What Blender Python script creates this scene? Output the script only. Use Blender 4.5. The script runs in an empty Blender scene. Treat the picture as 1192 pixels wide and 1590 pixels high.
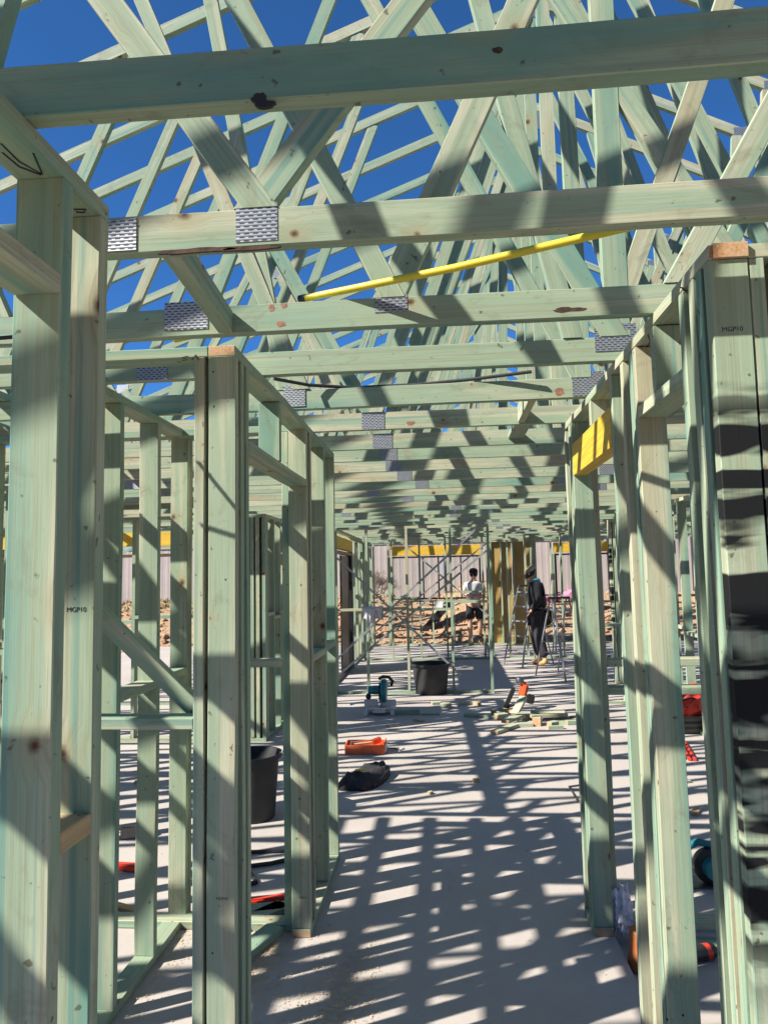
import bpy, bmesh, math, random
from mathutils import Vector, Matrix, noise
random.seed(7)
S = bpy.context.scene
COL = S.collection
R = math.radians

# ------------------------------------------------------------------ camera
PITCH, YAW, ROLL, F, H = 0.08880915, 0.08232691, -0.02025694, 1098.27, 1.68
def cam_axes():
    cy, sy, cp, sp = math.cos(YAW), math.sin(YAW), math.cos(PITCH), math.sin(PITCH)
    f = Vector((-sy*cp, cy*cp, sp)); rt = Vector((cy, sy, 0)); up = rt.cross(f)
    c, s = math.cos(ROLL), math.sin(ROLL)
    return rt*c + up*s, up*c - rt*s, f
RT, UP, FW = cam_axes()
CAM = Vector((0, 0, H))
def ray(x, y): return RT*((x-596)/F) - UP*((y-795)/F) + FW
def onz(x, y, z=0.0): d = ray(x, y); return CAM + d*((z-H)/d.z)
def onx(x, y, X): d = ray(x, y); return CAM + d*(X/d.x)
def ony(x, y, Y): d = ray(x, y); return CAM + d*(Y/d.y)
cd = bpy.data.cameras.new('camera'); co = bpy.data.objects.new('camera', cd); COL.objects.link(co)
co.matrix_world = Matrix(((RT.x, UP.x, -FW.x, 0), (RT.y, UP.y, -FW.y, 0), (RT.z, UP.z, -FW.z, H), (0, 0, 0, 1)))
cd.sensor_fit = 'VERTICAL'; cd.sensor_height = 36; cd.lens = F*36/1590
cd.clip_start = 0.05; cd.clip_end = 3000
S.camera = co

# ------------------------------------------------------------------ materials
class N:
    def __init__(s, name):
        s.m = bpy.data.materials.new(name); s.m.use_nodes = True
        s.nt = s.m.node_tree; s.b = s.nt.nodes['Principled BSDF']
    def n(s, t, **k):
        x = s.nt.nodes.new(t)
        for a, v in k.items(): setattr(x, a, v)
        return x
    def l(s, a, b): s.nt.links.new(a, b)
    def math(s, op, a, b=None, c=None, clamp=False):
        x = s.n('ShaderNodeMath', operation=op, use_clamp=clamp)
        for i, v in enumerate((a, b, c)):
            if v is None: continue
            if isinstance(v, (int, float)): x.inputs[i].default_value = v
            else: s.l(v, x.inputs[i])
        return x.outputs[0]
    def mix(s, fac, a, b, mode='MIX'):
        x = s.n('ShaderNodeMix', data_type='RGBA', blend_type=mode)
        for sock, v in ((x.inputs['Factor'], fac), (x.inputs['A'], a), (x.inputs['B'], b)):
            if isinstance(v, (int, float)): sock.default_value = v
            elif isinstance(v, tuple): sock.default_value = (*v, 1)
            else: s.l(v, sock)
        return x.outputs['Result']
    def ramp(s, fac, stops):
        x = s.n('ShaderNodeValToRGB'); e = x.color_ramp.elements
        while len(e) < len(stops): e.new(0.5)
        for i, (p, c) in enumerate(stops):
            e[i].position = p; e[i].color = (*c, 1) if isinstance(c, tuple) else (c, c, c, 1)
        s.l(fac, x.inputs[0]); return x.outputs[0]
    def noise(s, vec, scale, detail=3, rough=.55, dist=0.0):
        x = s.n('ShaderNodeTexNoise'); x.inputs['Scale'].default_value = scale
        x.inputs['Detail'].default_value = detail; x.inputs['Roughness'].default_value = rough
        x.inputs['Distortion'].default_value = dist
        if vec is not None: s.l(vec, x.inputs['Vector'])
        return x.outputs['Fac']
    def comb(s, a, b, c):
        x = s.n('ShaderNodeCombineXYZ')
        for i, v in enumerate((a, b, c)):
            if isinstance(v, (int, float)): x.inputs[i].default_value = v
            else: s.l(v, x.inputs[i])
        return x.outputs[0]
    def bump(s, h, strength=.3, dist=.002):
        x = s.n('ShaderNodeBump'); x.inputs['Strength'].default_value = strength
        x.inputs['Distance'].default_value = dist; s.l(h, x.inputs['Height']); s.l(x.outputs[0], s.b.inputs['Normal'])
    def base(s, v):
        if isinstance(v, tuple): s.b.inputs['Base Color'].default_value = (*v, 1)
        else: s.l(v, s.b.inputs['Base Color'])

def uvw(M):
    tc = M.n('ShaderNodeTexCoord'); sp = M.n('ShaderNodeSeparateXYZ'); M.l(tc.outputs['UV'], sp.inputs[0])
    oi = M.n('ShaderNodeObjectInfo')
    return sp.outputs[0], sp.outputs[1], oi.outputs['Random']

def wood_mat(name, tint=0.5, sprayed=False, raw=False, dens=1.0):
    M = N(name); u, v, r = uvw(M)
    uo = M.math('MULTIPLY_ADD', r, 61.0, u); vo = M.math('MULTIPLY_ADD', r, 17.0, v)
    v1 = M.comb(M.math('MULTIPLY', uo, .7), M.math('MULTIPLY', vo, 9), r)
    streak = M.noise(v1, 1.0, 2, .5, .5)
    v2 = M.comb(M.math('MULTIPLY', uo, 2.2), M.math('MULTIPLY', vo, 7), r)
    blotch = M.noise(v2, 1.0, 4, .6, .3)
    # knots
    vk = M.comb(M.math('MULTIPLY', uo, 3.2), M.math('MULTIPLY', vo, 3.9), 0.0)
    vo_ = M.n('ShaderNodeTexVoronoi'); vo_.voronoi_dimensions = '2D'; vo_.inputs['Scale'].default_value = 1.0; M.l(vk, vo_.inputs['Vector'])
    kd = vo_.outputs['Distance']; kc = M.n('ShaderNodeSeparateColor'); M.l(vo_.outputs['Color'], kc.inputs[0])
    rare = M.math('GREATER_THAN', kc.outputs[0], .60)
    kn = M.noise(M.comb(uo, vo, 0.0), 45, 3)
    kd2 = M.math('DIVIDE', M.math('MULTIPLY_ADD', kn, .05, kd), M.math('MULTIPLY_ADD', kc.outputs[1], 1.1, .55))
    core = M.math('MULTIPLY', M.ramp(kd2, ((0.03, 1.0), (0.066, 0.0))), rare)
    halo = M.math('MULTIPLY', M.ramp(kd2, ((0.04, .75), (0.2, 0.0))), rare)
    # grain lines bend round the knots
    gv = M.math('ADD', M.math('MULTIPLY', vo, 85.0), M.math('MULTIPLY', halo, 3.0))
    v3 = M.comb(M.math('MULTIPLY', uo, .8), gv, r)
    grain = M.noise(v3, 1.0, 3, .65, 1.1)
    fine = M.noise(M.comb(M.math('MULTIPLY', uo, 9), M.math('MULTIPLY', vo, 420), r), 1.0, 2, .6)
    cream, tan_, teal, green = (.50, .505, .37), (.44, .40, .27), (.155, .315, .255), (.31, .405, .285)
    if raw: cream, tan_, teal, green = (.60, .44, .24), (.52, .33, .15), (.45, .38, .22), (.56, .42, .24)
    f1 = M.math('ADD', streak, M.math('MULTIPLY_ADD', r, .18, -.09 - .0 + (tint-.5)*.3))
    c = M.ramp(f1, ((.28, tan_), (.40, cream), (.50, green), (.60, green), (.72, teal)))
    c = M.mix(M.ramp(blotch, ((.42, 0.0), (.72, .75))), c, green if not raw else tan_)
    c = M.mix(M.ramp(blotch, ((.25, .55), (.40, 0.0))), c, cream)
    c = M.mix(M.ramp(grain, ((.50, 0.0), (.64, .5))), c, (.27, .265, .17) if not raw else (.40, .22, .09))
    c = M.mix(M.math('MULTIPLY', M.ramp(fine, ((.45, 0.0), (.7, 1.0))), .28), c, (.20, .22, .15))
    lng = M.noise(M.comb(M.math('MULTIPLY', uo, .35), M.math('MULTIPLY', vo, 30), r), 1.0, 1, .4, .3)
    if not raw: c = M.mix(M.math('MULTIPLY', M.ramp(lng, ((.62, 0.0), (.70, 1.0))), .55), c, (.10, .27, .24))
    st = M.noise(M.comb(M.math('MULTIPLY', uo, 5.5), M.math('MULTIPLY', vo, 9), M.math('ADD', r, 3.3)), 1.0, 5, .7, .8)
    c = M.mix(M.math('MULTIPLY', M.ramp(st, ((.56, 0.0), (.74, 1.0))), .5), c, (.17, .15, .09))
    sp = M.noise(M.comb(uo, vo, r), 38, 2, .5)
    c = M.mix(M.math('MULTIPLY', M.ramp(sp, ((.70, 0.0), (.74, 1.0))), .7), c, (.07, .05, .03))
    c = M.mix(M.math('MULTIPLY', halo, .7), c, (.36, .30, .17)); c = M.mix(core, c, (.10, .045, .025))
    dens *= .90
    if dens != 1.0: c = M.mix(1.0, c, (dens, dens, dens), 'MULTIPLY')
    if sprayed:
        n1 = M.noise(M.comb(M.math('MULTIPLY', u, 14.0), M.math('MULTIPLY', v, 2.2), 5.1), 1.0, 3, .5, .5)
        zone = M.ramp(u, ((0.20, 0.0), (0.30, 1.0), (.86, 1.0), (.93, 0.0))) if False else None
        m = M.n('ShaderNodeMapRange'); m.inputs['From Min'].default_value = 2.12; m.inputs['From Max'].default_value = 2.0; M.l(u, m.inputs['Value'])
        m2 = M.n('ShaderNodeMapRange'); m2.inputs['From Min'].default_value = .66; m2.inputs['From Max'].default_value = .84; M.l(u, m2.inputs['Value'])
        paint = M.math('MULTIPLY', M.ramp(n1, ((.44, 0.0), (.53, 1.0))), M.math('MULTIPLY', m.outputs[0], m2.outputs[0]))
        c = M.mix(paint, c, (.006, .007, .008))
    M.base(c); M.b.inputs['Roughness'].default_value = .72
    M.b.inputs['Specular IOR Level'].default_value = .25
    hgt = M.math('ADD', M.math('MULTIPLY', grain, -.6), M.math('MULTIPLY', fine, .5))
    M.bump(hgt, .35, .0015)
    return M.m
def end_mat():
    M = N('end_grain'); tc = M.n('ShaderNodeTexCoord')
    rg = M.noise(tc.outputs['Object'], 180, 3, .6, 1.0); bl = M.noise(tc.outputs['Object'], 14, 3)
    c = M.ramp(rg, ((.3, (.30, .15, .07)), (.6, (.52, .30, .15)), (.8, (.60, .40, .22))))
    c = M.mix(M.ramp(bl, ((.45, 0.0), (.65, .5))), c, (.45, .42, .30))
    M.base(c); M.b.inputs['Roughness'].default_value = .8; return M.m
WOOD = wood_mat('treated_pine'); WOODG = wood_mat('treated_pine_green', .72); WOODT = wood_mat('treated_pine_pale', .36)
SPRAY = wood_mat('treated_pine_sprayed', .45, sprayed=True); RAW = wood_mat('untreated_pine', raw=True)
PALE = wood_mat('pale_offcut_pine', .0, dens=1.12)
END = end_mat()
def plain(name, c, rough=.6, metal=0.0, var=.15, scale=12, spec=None, bump=0.0):
    M = N(name); tc = M.n('ShaderNodeTexCoord'); nz = M.noise(tc.outputs['Object'], scale, 4)
    M.base(M.mix(M.ramp(nz, ((.35, 0.0), (.65, 1.0))), tuple(x*(1-var) for x in c), tuple(min(1, x*(1+var)) for x in c)))
    M.b.inputs['Roughness'].default_value = rough; M.b.inputs['Metallic'].default_value = metal
    if spec is not None: M.b.inputs['Specular IOR Level'].default_value = spec
    if bump: M.bump(M.noise(tc.outputs['Object'], scale*6, 3), bump, .004)
    return M.m
def lvl_mat():
    M = N('yellow_engineered_timber'); u, v, r = uvw(M)
    g = M.noise(M.comb(M.math('MULTIPLY', u, 2.5), M.math('MULTIPLY', v, 70), r), 1, 3, .6, .4)
    b = M.noise(M.comb(M.math('MULTIPLY', u, 3), M.math('MULTIPLY', v, 9), r), 1, 3)
    c = M.ramp(g, ((.35, (.50, .31, .025)), (.6, (.64, .42, .04))))
    c = M.mix(M.ramp(b, ((.5, 0.0), (.7, .4))), c, (.55, .33, .05))
    M.base(c); M.b.inputs['Roughness'].default_value = .6; return M.m
LVL = lvl_mat()
def plate_mat():
    M = N('galvanised_nail_plate'); u, v, r = uvw(M)
    row = M.math('DIVIDE', v, .0085); fr = M.math('FRACT', row); par = M.math('MULTIPLY', M.math('FLOOR', row), .5)
    cu = M.math('FRACT', M.math('ADD', M.math('DIVIDE', u, .021), par))
    s1 = M.math('LESS_THAN', M.math('ABSOLUTE', M.math('SUBTRACT', cu, .5)), .30)
    s2 = M.math('LESS_THAN', M.math('ABSOLUTE', M.math('SUBTRACT', fr, .5)), .22)
    slot = M.math('MULTIPLY', s1, s2)
    nz = M.noise(M.comb(u, v, r), 55, 3)
    c = M.mix(nz, (.27, .29, .32), (.46, .49, .54)); c = M.mix(slot, c, (.035, .04, .045))
    M.base(c); M.b.inputs['Roughness'].default_value = .42
    M.l(M.math('MULTIPLY_ADD', slot, -.65, .65), M.b.inputs['Metallic'])
    M.bump(M.math('MULTIPLY', M.math('ABSOLUTE', M.math('SUBTRACT', fr, .5)), 1.0), .6, .004); return M.m
PLATE = plate_mat()
def concrete_mat():
    M = N('concrete_slab'); tc = M.n('ShaderNodeTexCoord'); o = tc.outputs['Object']
    a = M.noise(o, .9, 5, .6, .4); b = M.noise(o, 7, 5, .65); cc = M.noise(o, 130, 3, .7)
    c = M.ramp(a, ((.3, (.385, .345, .315)), (.55, (.435, .395, .365)), (.75, (.47, .435, .405))))
    c = M.mix(M.ramp(b, ((.5, 0.0), (.75, .45))), c, (.40, .36, .32))
    sw = M.noise(o, 2.2, 3, .5, 2.5); c = M.mix(M.ramp(sw, ((.47, 0.0), (.5, .22), (.53, 0.0))), c, (.34, .32, .31))
    dk = M.noise(o, 19, 2, .5); c = M.mix(M.math('MULTIPLY', M.ramp(dk, ((.70, 0.0), (.76, 1.0))), .5), c, (.20, .17, .15))
    c = M.mix(M.ramp(cc, ((.55, 0.0), (.8, .35))), c, (.42, .39, .37))
    M.base(c); M.b.inputs['Roughness'].default_value = .75
    M.b.inputs['Specular IOR Level'].default_value = .3; M.bump(M.math('ADD', b, cc), .15, .004); return M.m
CONC = concrete_mat()
def dirt_mat():
    M = N('clay_dirt'); tc = M.n('ShaderNodeTexCoord'); o = tc.outputs['Object']
    a = M.noise(o, 1.3, 6, .65, .6); b = M.noise(o, 11, 6, .7); g = M.noise(o, .22, 3)
    c = M.ramp(b, ((.3, (.16, .09, .05)), (.5, (.38, .25, .15)), (.7, (.54, .41, .28))))
    c = M.mix(M.ramp(a, ((.4, 0.0), (.65, .7))), c, (.44, .27, .15))
    M.base(c); M.b.inputs['Roughness'].default_value = .95; M.bump(M.math('ADD', a, b), .8, .08); return M.m
DIRT = dirt_mat()
GRASS = plain('dry_grass', (.16, .17, .06), .9, var=.4, scale=30)
FENCEM = plain('painted_steel_fence', (.40, .35, .33), .5, var=.07, scale=1.5)
BLKPL = plain('black_plastic', (.018, .019, .02), .42, var=.2)
BLKRUB = plain('black_rubber', (.022, .023, .025), .62, var=.25, scale=8, bump=.2)
BLKFAB = plain('black_canvas', (.028, .027, .03), .85, var=.3, scale=40, bump=.3)
TEALPL = plain('teal_plastic', (.01, .17, .20), .4, var=.08)
LADM = plain('scuffed_ladder_metal', (.33, .33, .34), .5, .6, var=.2)
ALU = plain('cast_aluminium', (.62, .62, .62), .38, .75, var=.08)
WHT = plain('white_painted_metal', (.70, .70, .68), .45, var=.05)
STEEL = plain('dark_steel', (.16, .16, .165), .4, .8, var=.15)
STRAP = plain('galvanised_strap', (.36, .38, .39), .45, .6, var=.15)
REDPL = plain('red_plastic', (.62, .045, .025), .42, var=.1)
ORGPL = plain('orange_plastic', (.72, .13, .04), .5, var=.12)
BRNPL = plain('brown_orange_card', (.42, .13, .04), .7, var=.15)
YELPL = plain('yellow_pipe_plastic', (.66, .53, .03), .38, var=.05)
CLEARW = plain('white_plastic_wrap', (.62, .60, .66), .3, var=.15, scale=20)
BLUEH = plain('blue_hose_rubber', (.02, .10, .28), .4)
DKFRM = plain('black_window_frame', (.02, .02, .022), .4)
GREYP = plain('grey_pvc', (.42, .42, .40), .5)
PINK = plain('pink_sheet', (.62, .20, .32), .7, var=.2, scale=4)
WHTCL = plain('white_grey_cloth', (.58, .58, .60), .85, var=.15, scale=9)
DUSTY = plain('sawdust', (.56, .40, .21), .95, var=.2)
SKIN = plain('skin', (.47, .26, .18), .55, var=.06)
CLBLK = plain('black_work_cloth', (.014, .014, .018), .85, var=.3, scale=10, bump=.2)
CLNAVY = plain('dark_grey_cloth', (.03, .03, .038), .85, var=.3, scale=10)
CLTEE = plain('pale_grey_tee', (.50, .50, .52), .85, var=.12, scale=8)
CLBLUE = plain('light_blue_fleece', (.10, .40, .50), .85, var=.1)
CAPTAN = plain('tan_cap', (.36, .30, .20), .8); BOOT = plain('tan_boot_leather', (.50, .31, .12), .7, var=.15)
BRICK = plain('pale_render', (.42, .33, .26), .85, var=.06, scale=2); ROOFM = plain('brown_roof_tiles', (.16, .10, .08), .8, var=.2)
GLS = plain('dark_house_glass', (.03, .04, .05), .12)
INK = plain('black_ink', (.02, .02, .022), .7)
PLY = wood_mat('yellow_bracing_ply', raw=True)
TWIG = plain('grey_twigs', (.16, .13, .10), .9)
def glass():
    m = bpy.data.materials.new('window_glass'); m.use_nodes = True; b = m.node_tree.nodes['Principled BSDF']
    b.inputs['Transmission Weight'].default_value = 1; b.inputs['Roughness'].default_value = .0; b.inputs['IOR'].default_value = 1.02
    b.inputs['Base Color'].default_value = (.9, .93, .93, 1); return m
GLASS = glass()

# ------------------------------------------------------------------ helpers
def tag(o, label=None, cat=None, group=None, kind=None):
    if label: o['label'] = label
    if cat: o['category'] = cat
    if group: o['group'] = group
    if kind: o['kind'] = kind
    return o
def empty(name, label, cat, loc=(0, 0, 0), group=None):
    o = bpy.data.objects.new(name, None); COL.objects.link(o); o.location = loc; o.empty_display_size = .1
    return tag(o, label, cat, group)
def link(name, me, mats, parent=None, loc=None, smooth=False):
    o = bpy.data.objects.new(name, me); COL.objects.link(o)
    for m in (mats if isinstance(mats, (list, tuple)) else [mats]): me.materials.append(m)
    if parent is not None:
        o.parent = parent
    if loc is not None: o.location = loc
    if smooth:
        for p in me.polygons: p.use_smooth = True
    return o
def beam_bm(bm, p0, p1, w, t, wdir, bev=0.0, uvoff=None):
    """timber from p0 to p1, w wide along wdir, t thick the other way"""
    p0, p1 = Vector(p0), Vector(p1); ax = p1-p0; L = ax.length; ax.normalize()
    wd = Vector(wdir); wd = (wd - ax*wd.dot(ax)).normalized(); td = ax.cross(wd)
    b2 = bmesh.new(); bmesh.ops.create_cube(b2, size=1)
    for v in b2.verts: v.co = Vector((v.co.x*L, v.co.y*w, v.co.z*t))
    if bev: bmesh.ops.bevel(b2, geom=list(b2.edges), offset=bev, segments=1, affect='EDGES')
    uvl = b2.loops.layers.uv.new('UVMap'); k = random.random()*40 if uvoff is None else uvoff
    if bev and L > .6:
        n_ = int(L/.12)
        for i in range(1, n_):
            bmesh.ops.bisect_plane(b2, geom=list(b2.verts)+list(b2.edges)+list(b2.faces), plane_co=(-L/2+L*i/n_, 0, 0), plane_no=(1, 0, 0))
    for f in b2.faces:
        n = f.normal; a = (abs(n.x), abs(n.y), abs(n.z))
        f.material_index = 1 if a[0] > .9 else 0
        for l in f.loops:
            c = l.vert.co
            uu = c.x + L/2
            vv = (c.y + 0.3) if a[2] >= a[1] else (c.z + .6)
            if n.z < -.5: vv += .9
            if n.y < -.5: vv += 1.3
            l[uvl].uv = (uu if uvoff is not None else uu + k, vv if uvoff is None else c.y+.1 if a[2] >= a[1] else c.z+.1)
    if bev and L > .6:
        ph = random.random()*50; am = .0045
        for v in b2.verts:
            x = v.co.x; e = min(1, (L/2-abs(x))/.3)
            v.co.y += am*e*noise.noise(Vector((x*1.3, ph, 0))); v.co.z += am*e*noise.noise(Vector((x*1.3, ph, 9)))
            v.co.y += .0009*noise.noise(Vector((x*9, v.co.y*50, ph))) * e; v.co.z += .0009*noise.noise(Vector((x*9, v.co.z*50, ph+5))) * e
    M = Matrix((ax, wd, td)).transposed().to_4x4(); M.translation = (p0+p1)/2
    b2.transform(M)
    me = bpy.data.meshes.new('t'); b2.to_mesh(me); b2.free()
    bm.from_mesh(me); bpy.data.meshes.remove(me)
def beam(name, parent, p0, p1, w=.09, t=.035, wdir=(0, 0, 1), mat=None, bev=0.0, uvoff=None, end=None):
    bm = bmesh.new(); off = parent.location if parent else Vector((0, 0, 0))
    beam_bm(bm, Vector(p0)-off, Vector(p1)-off, w, t, wdir, bev, uvoff)
    me = bpy.data.meshes.new(name); bm.to_mesh(me); bm.free()
    return link(name, me, [mat or random.choice((WOOD, WOOD, WOODG, WOODT)), end or END], parent)
def board(name, parent, X, Y, Z, mat=None, bev=0.0, uvoff=None, end=None):
    d = (X[1]-X[0], Y[1]-Y[0], Z[1]-Z[0]); c = Vector(((X[0]+X[1])/2, (Y[0]+Y[1])/2, (Z[0]+Z[1])/2))
    a = max(range(3), key=lambda i: d[i]); o = sorted([i for i in range(3) if i != a], key=lambda i: -d[i])
    e = Vector((0, 0, 0)); e[a] = d[a]/2; wd = Vector((0, 0, 0)); wd[o[0]] = 1
    return beam(name, parent, c-e, c+e, d[o[0]], d[o[1]], wd, mat, bev, uvoff, end)

class MB:
    def __init__(s): s.bm = bmesh.new()
    def box(s, c, d, rot=None, bev=0.0):
        b = bmesh.new(); bmesh.ops.create_cube(b, size=1)
        for v in b.verts: v.co = Vector((v.co.x*d[0], v.co.y*d[1], v.co.z*d[2]))
        if bev: bmesh.ops.bevel(b, geom=list(b.edges), offset=bev, segments=2, affect='EDGES')
        M = Matrix.Translation(c) @ (rot.to_4x4() if rot else Matrix.Identity(4)); b.transform(M); s._add(b); return s
    def _add(s, b):
        me = bpy.data.meshes.new('t'); b.to_mesh(me); b.free(); s.bm.from_mesh(me); bpy.data.meshes.remove(me)
    def tube(s, pts, r, n=10, cap=True):
        pts = [Vector(p) for p in pts]; rr = r if isinstance(r, (list, tuple)) else [r]*len(pts)
        rings = []; prev = None
        for i, p in enumerate(pts):
            t = (pts[min(i+1, len(pts)-1)] - pts[max(i-1, 0)]).normalized()
            a = prev if prev is not None else (Vector((0, 0, 1)) if abs(t.z) < .9 else Vector((1, 0, 0)))
            a = (a - t*a.dot(t)).normalized(); prev = a; b = t.cross(a)
            rings.append([s.bm.verts.new(p + (a*math.cos(2*math.pi*k/n) + b*math.sin(2*math.pi*k/n))*rr[i]) for k in range(n)])
        for i in range(len(rings)-1):
            for k in range(n):
                s.bm.faces.new((rings[i][k], rings[i][(k+1) % n], rings[i+1][(k+1) % n], rings[i+1][k]))
        if cap:
            s.bm.faces.new(rings[0][::-1]); s.bm.faces.new(rings[-1])
        return s
    def lathe(s, c, prof, n=28, rot=None, sx=1, sy=1):
        b = bmesh.new(); rings = []
        for r_, z in prof: rings.append([b.verts.new((math.cos(2*math.pi*k/n)*r_*sx, math.sin(2*math.pi*k/n)*r_*sy, z)) for k in range(n)])
        for i in range(len(rings)-1):
            for k in range(n): b.faces.new((rings[i][k], rings[i][(k+1) % n], rings[i+1][(k+1) % n], rings[i+1][k]))
        b.faces.new(rings[0][::-1]); b.faces.new(rings[-1])
        b.transform(Matrix.Translation(c) @ (rot.to_4x4() if rot else Matrix.Identity(4))); s._add(b); return s
    def prism(s, poly, z0, z1, M=None):
        b = bmesh.new(); lo = [b.verts.new((x, y, z0)) for x, y in poly]; hi = [b.verts.new((x, y, z1)) for x, y in poly]; n = len(poly)
        b.faces.new(lo[::-1]); b.faces.new(hi)
        for i in range(n): b.faces.new((lo[i], lo[(i+1) % n], hi[(i+1) % n], hi[i]))
        if M: b.transform(M)
        s._add(b); return s
    def ball(s, c, d, n=12, rot=None):
        b = bmesh.new(); bmesh.ops.create_uvsphere(b, u_segments=n, v_segments=n//2+2, radius=1)
        for v in b.verts: v.co = Vector((v.co.x*d[0], v.co.y*d[1], v.co.z*d[2]))
        b.transform(Matrix.Translation(c) @ (rot.to_4x4() if rot else Matrix.Identity(4))); s._add(b); return s
    def build(s, name, mats, parent=None, smooth=False, loc=None):
        bmesh.ops.recalc_face_normals(s.bm, faces=s.bm.faces)
        me = bpy.data.meshes.new(name); s.bm.to_mesh(me); s.bm.free()
        o = link(name, me, mats, parent, loc, smooth)
        if smooth: me.set_sharp_from_angle(angle=R(40))
        return o
def rotz(a): return Matrix.Rotation(a, 3, 'Z')
def euler(x, y, z):
    from mathutils import Euler
    return Euler((x, y, z)).to_matrix()
from mathutils.bvhtree import BVHTree
def surf(parent, p, pre='stud'):
    best = None
    for ch in parent.children:
        if ch.type != 'MESH' or not ch.name.startswith(pre): continue
        b = BVHTree.FromPolygons([v.co for v in ch.data.vertices], [tuple(q.vertices) for q in ch.data.polygons])
        h_ = b.ray_cast(Vector(p)-parent.location-Vector((0, .1, 0)), Vector((0, 1, 0)), .2)
        if h_[0] is not None and (best is None or h_[0].y < best): best = h_[0].y
    return p[1] if best is None else best+parent.location.y
def text(body, parent, size, M, mat=INK, extrude=.0002, name='stamp'):
    cu = bpy.data.curves.new('txt', 'FONT'); cu.body = body; cu.size = size; cu.extrude = extrude; cu.align_x = 'CENTER'
    if parent: M = Matrix.Translation((0, surf(parent, M.translation+Vector((0, 0, size*.3)))-.0005-M.translation.y, 0)) @ M
    to = bpy.data.objects.new('txt', cu); COL.objects.link(to)
    dg = bpy.context.evaluated_depsgraph_get(); me = bpy.data.meshes.new_from_object(to.evaluated_get(dg))
    bpy.data.objects.remove(to); off = parent.location if parent else Vector((0, 0, 0))
    me.transform(Matrix.Translation(-off) @ M); me.materials.clear()
    return link(name, me, mat, parent)
def facing_cam(p):   # writing on a face that looks toward -Y
    return Matrix.Translation(p) @ Matrix.Rotation(R(90), 4, 'X')
def scrawl(name, parent, pts, r=.0022, mat=INK):
    off = parent.location; m = MB(); m.tube([Vector(p)-off for p in pts], r, 5); return m.build(name, mat, parent)

# ------------------------------------------------------------------ world and sun
az, el = R(62), R(38.5)
d = Vector((math.sin(az)*math.cos(el), math.cos(az)*math.cos(el), -math.sin(el)))
w = bpy.data.worlds.new('World'); S.world = w; w.use_nodes = True
nt = w.node_tree; bg = nt.nodes['Background']; sky = nt.nodes.new('ShaderNodeTexSky'); sky.sky_type = 'NISHITA'
sky.sun_disc = False; sky.sun_elevation = el; sky.sun_rotation = math.atan2(-d.x, -d.y); sky.altitude = 3000
sky.air_density = .6; sky.dust_density = 0.0; sky.ozone_density = 10.0
hs = nt.nodes.new('ShaderNodeMix'); hs.data_type = 'RGBA'; hs.blend_type = 'MULTIPLY'; hs.inputs['Factor'].default_value = 1; hs.inputs['B'].default_value = (1.1, 1.75, 1.85, 1); nt.links.new(sky.outputs[0], hs.inputs['A']); nt.links.new(hs.outputs['Result'], bg.inputs[0]); bg.inputs[1].default_value = .069
sl = bpy.data.lights.new('sun', 'SUN'); sl.energy = 5.0; sl.angle = R(.5); sl.color = (1, .94, .84)
so = bpy.data.objects.new('sun', sl); COL.objects.link(so); so.rotation_euler = d.to_track_quat('-Z', 'Y').to_euler(); so.location = (-8, -8, 12)
S.view_settings.view_transform = 'Standard'; S.view_settings.look = 'None'; S.view_settings.exposure = 1.08; S.view_settings.gamma = 1
S.cycles.max_bounces = 6; S.cycles.diffuse_bounces = 2; S.cycles.glossy_bounces = 2; S.cycles.transmission_bounces = 4

# ------------------------------------------------------------------ ground
ZT = 2.446
def slab(name, label, X, Y, z0, z1):
    m = MB(); m.box(((X[0]+X[1])/2, (Y[0]+Y[1])/2, (z0+z1)/2), (X[1]-X[0], Y[1]-Y[0], z1-z0)); o = m.build(name, CONC); tag(o, label, None, None, 'structure'); return o
m = MB()
for X, Y in (((-7.5, .74), (-3, 3.53)), ((-7.5, 8.0), (3.53, 17.4)), ((2.6, 8.0), (-3, 3.53))):
    m.box(((X[0]+X[1])/2, (Y[0]+Y[1])/2, -.1), (X[1]-X[0], Y[1]-Y[0], .2))
tag(m.build('floor', CONC), 'pale concrete floor slab of the unfinished house', None, None, 'structure')
tag(MB().box((1.67, .265, -.14), (1.86, 6.53, .18)).build('recessed_floor', CONC), 'lower wet area of the slab at right', None, None, 'structure')
def hgt(x, y):
    a = max(0, y-17.9); b = max(0, -9.5-x)*.35; c = max(0, x-9)*.3
    h = -.16 + min(1.12, max(a*.42, min(b, 1), min(c, 1)))
    if a > 0 or b > 0 or c > 0:
        h += .16*noise.noise(Vector((x*.7, y*.7, 0))) * min(1, a+b+c) + .07*noise.noise(Vector((x*2.6, y*2.6, 4)))*min(1, a+b+c)
    h += .75*math.exp(-((x-1.0)/1.0)**2-((y-20.0)/.8)**2) + .55*math.exp(-((x+2.1)/1.1)**2-((y-19.6)/.8)**2)
    return h
bm = bmesh.new(); xs = [-2500, -600, -150, -60]+[-30+i*.3 for i in range(190)]+[28, 60, 150, 600, 2500]; ys = [-2500, -600, -100, -30]+[-8+i*.6 for i in range(40)]+[16+i*.16 for i in range(45)]+[23.4+i*.8 for i in range(40)]+[60, 150, 600, 2500]
grid = [[bm.verts.new((x, y, hgt(x, y))) for x in xs] for y in ys]
for j in range(len(ys)-1):
    for i in range(len(xs)-1): bm.faces.new((grid[j][i], grid[j][i+1], grid[j+1][i+1], grid[j+1][i]))
me = bpy.data.meshes.new('ground'); bm.to_mesh(me); bm.free()
tag(link('ground', me, DIRT, smooth=True), 'orange clay ground heaped round the slab', None, None, 'structure')
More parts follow.
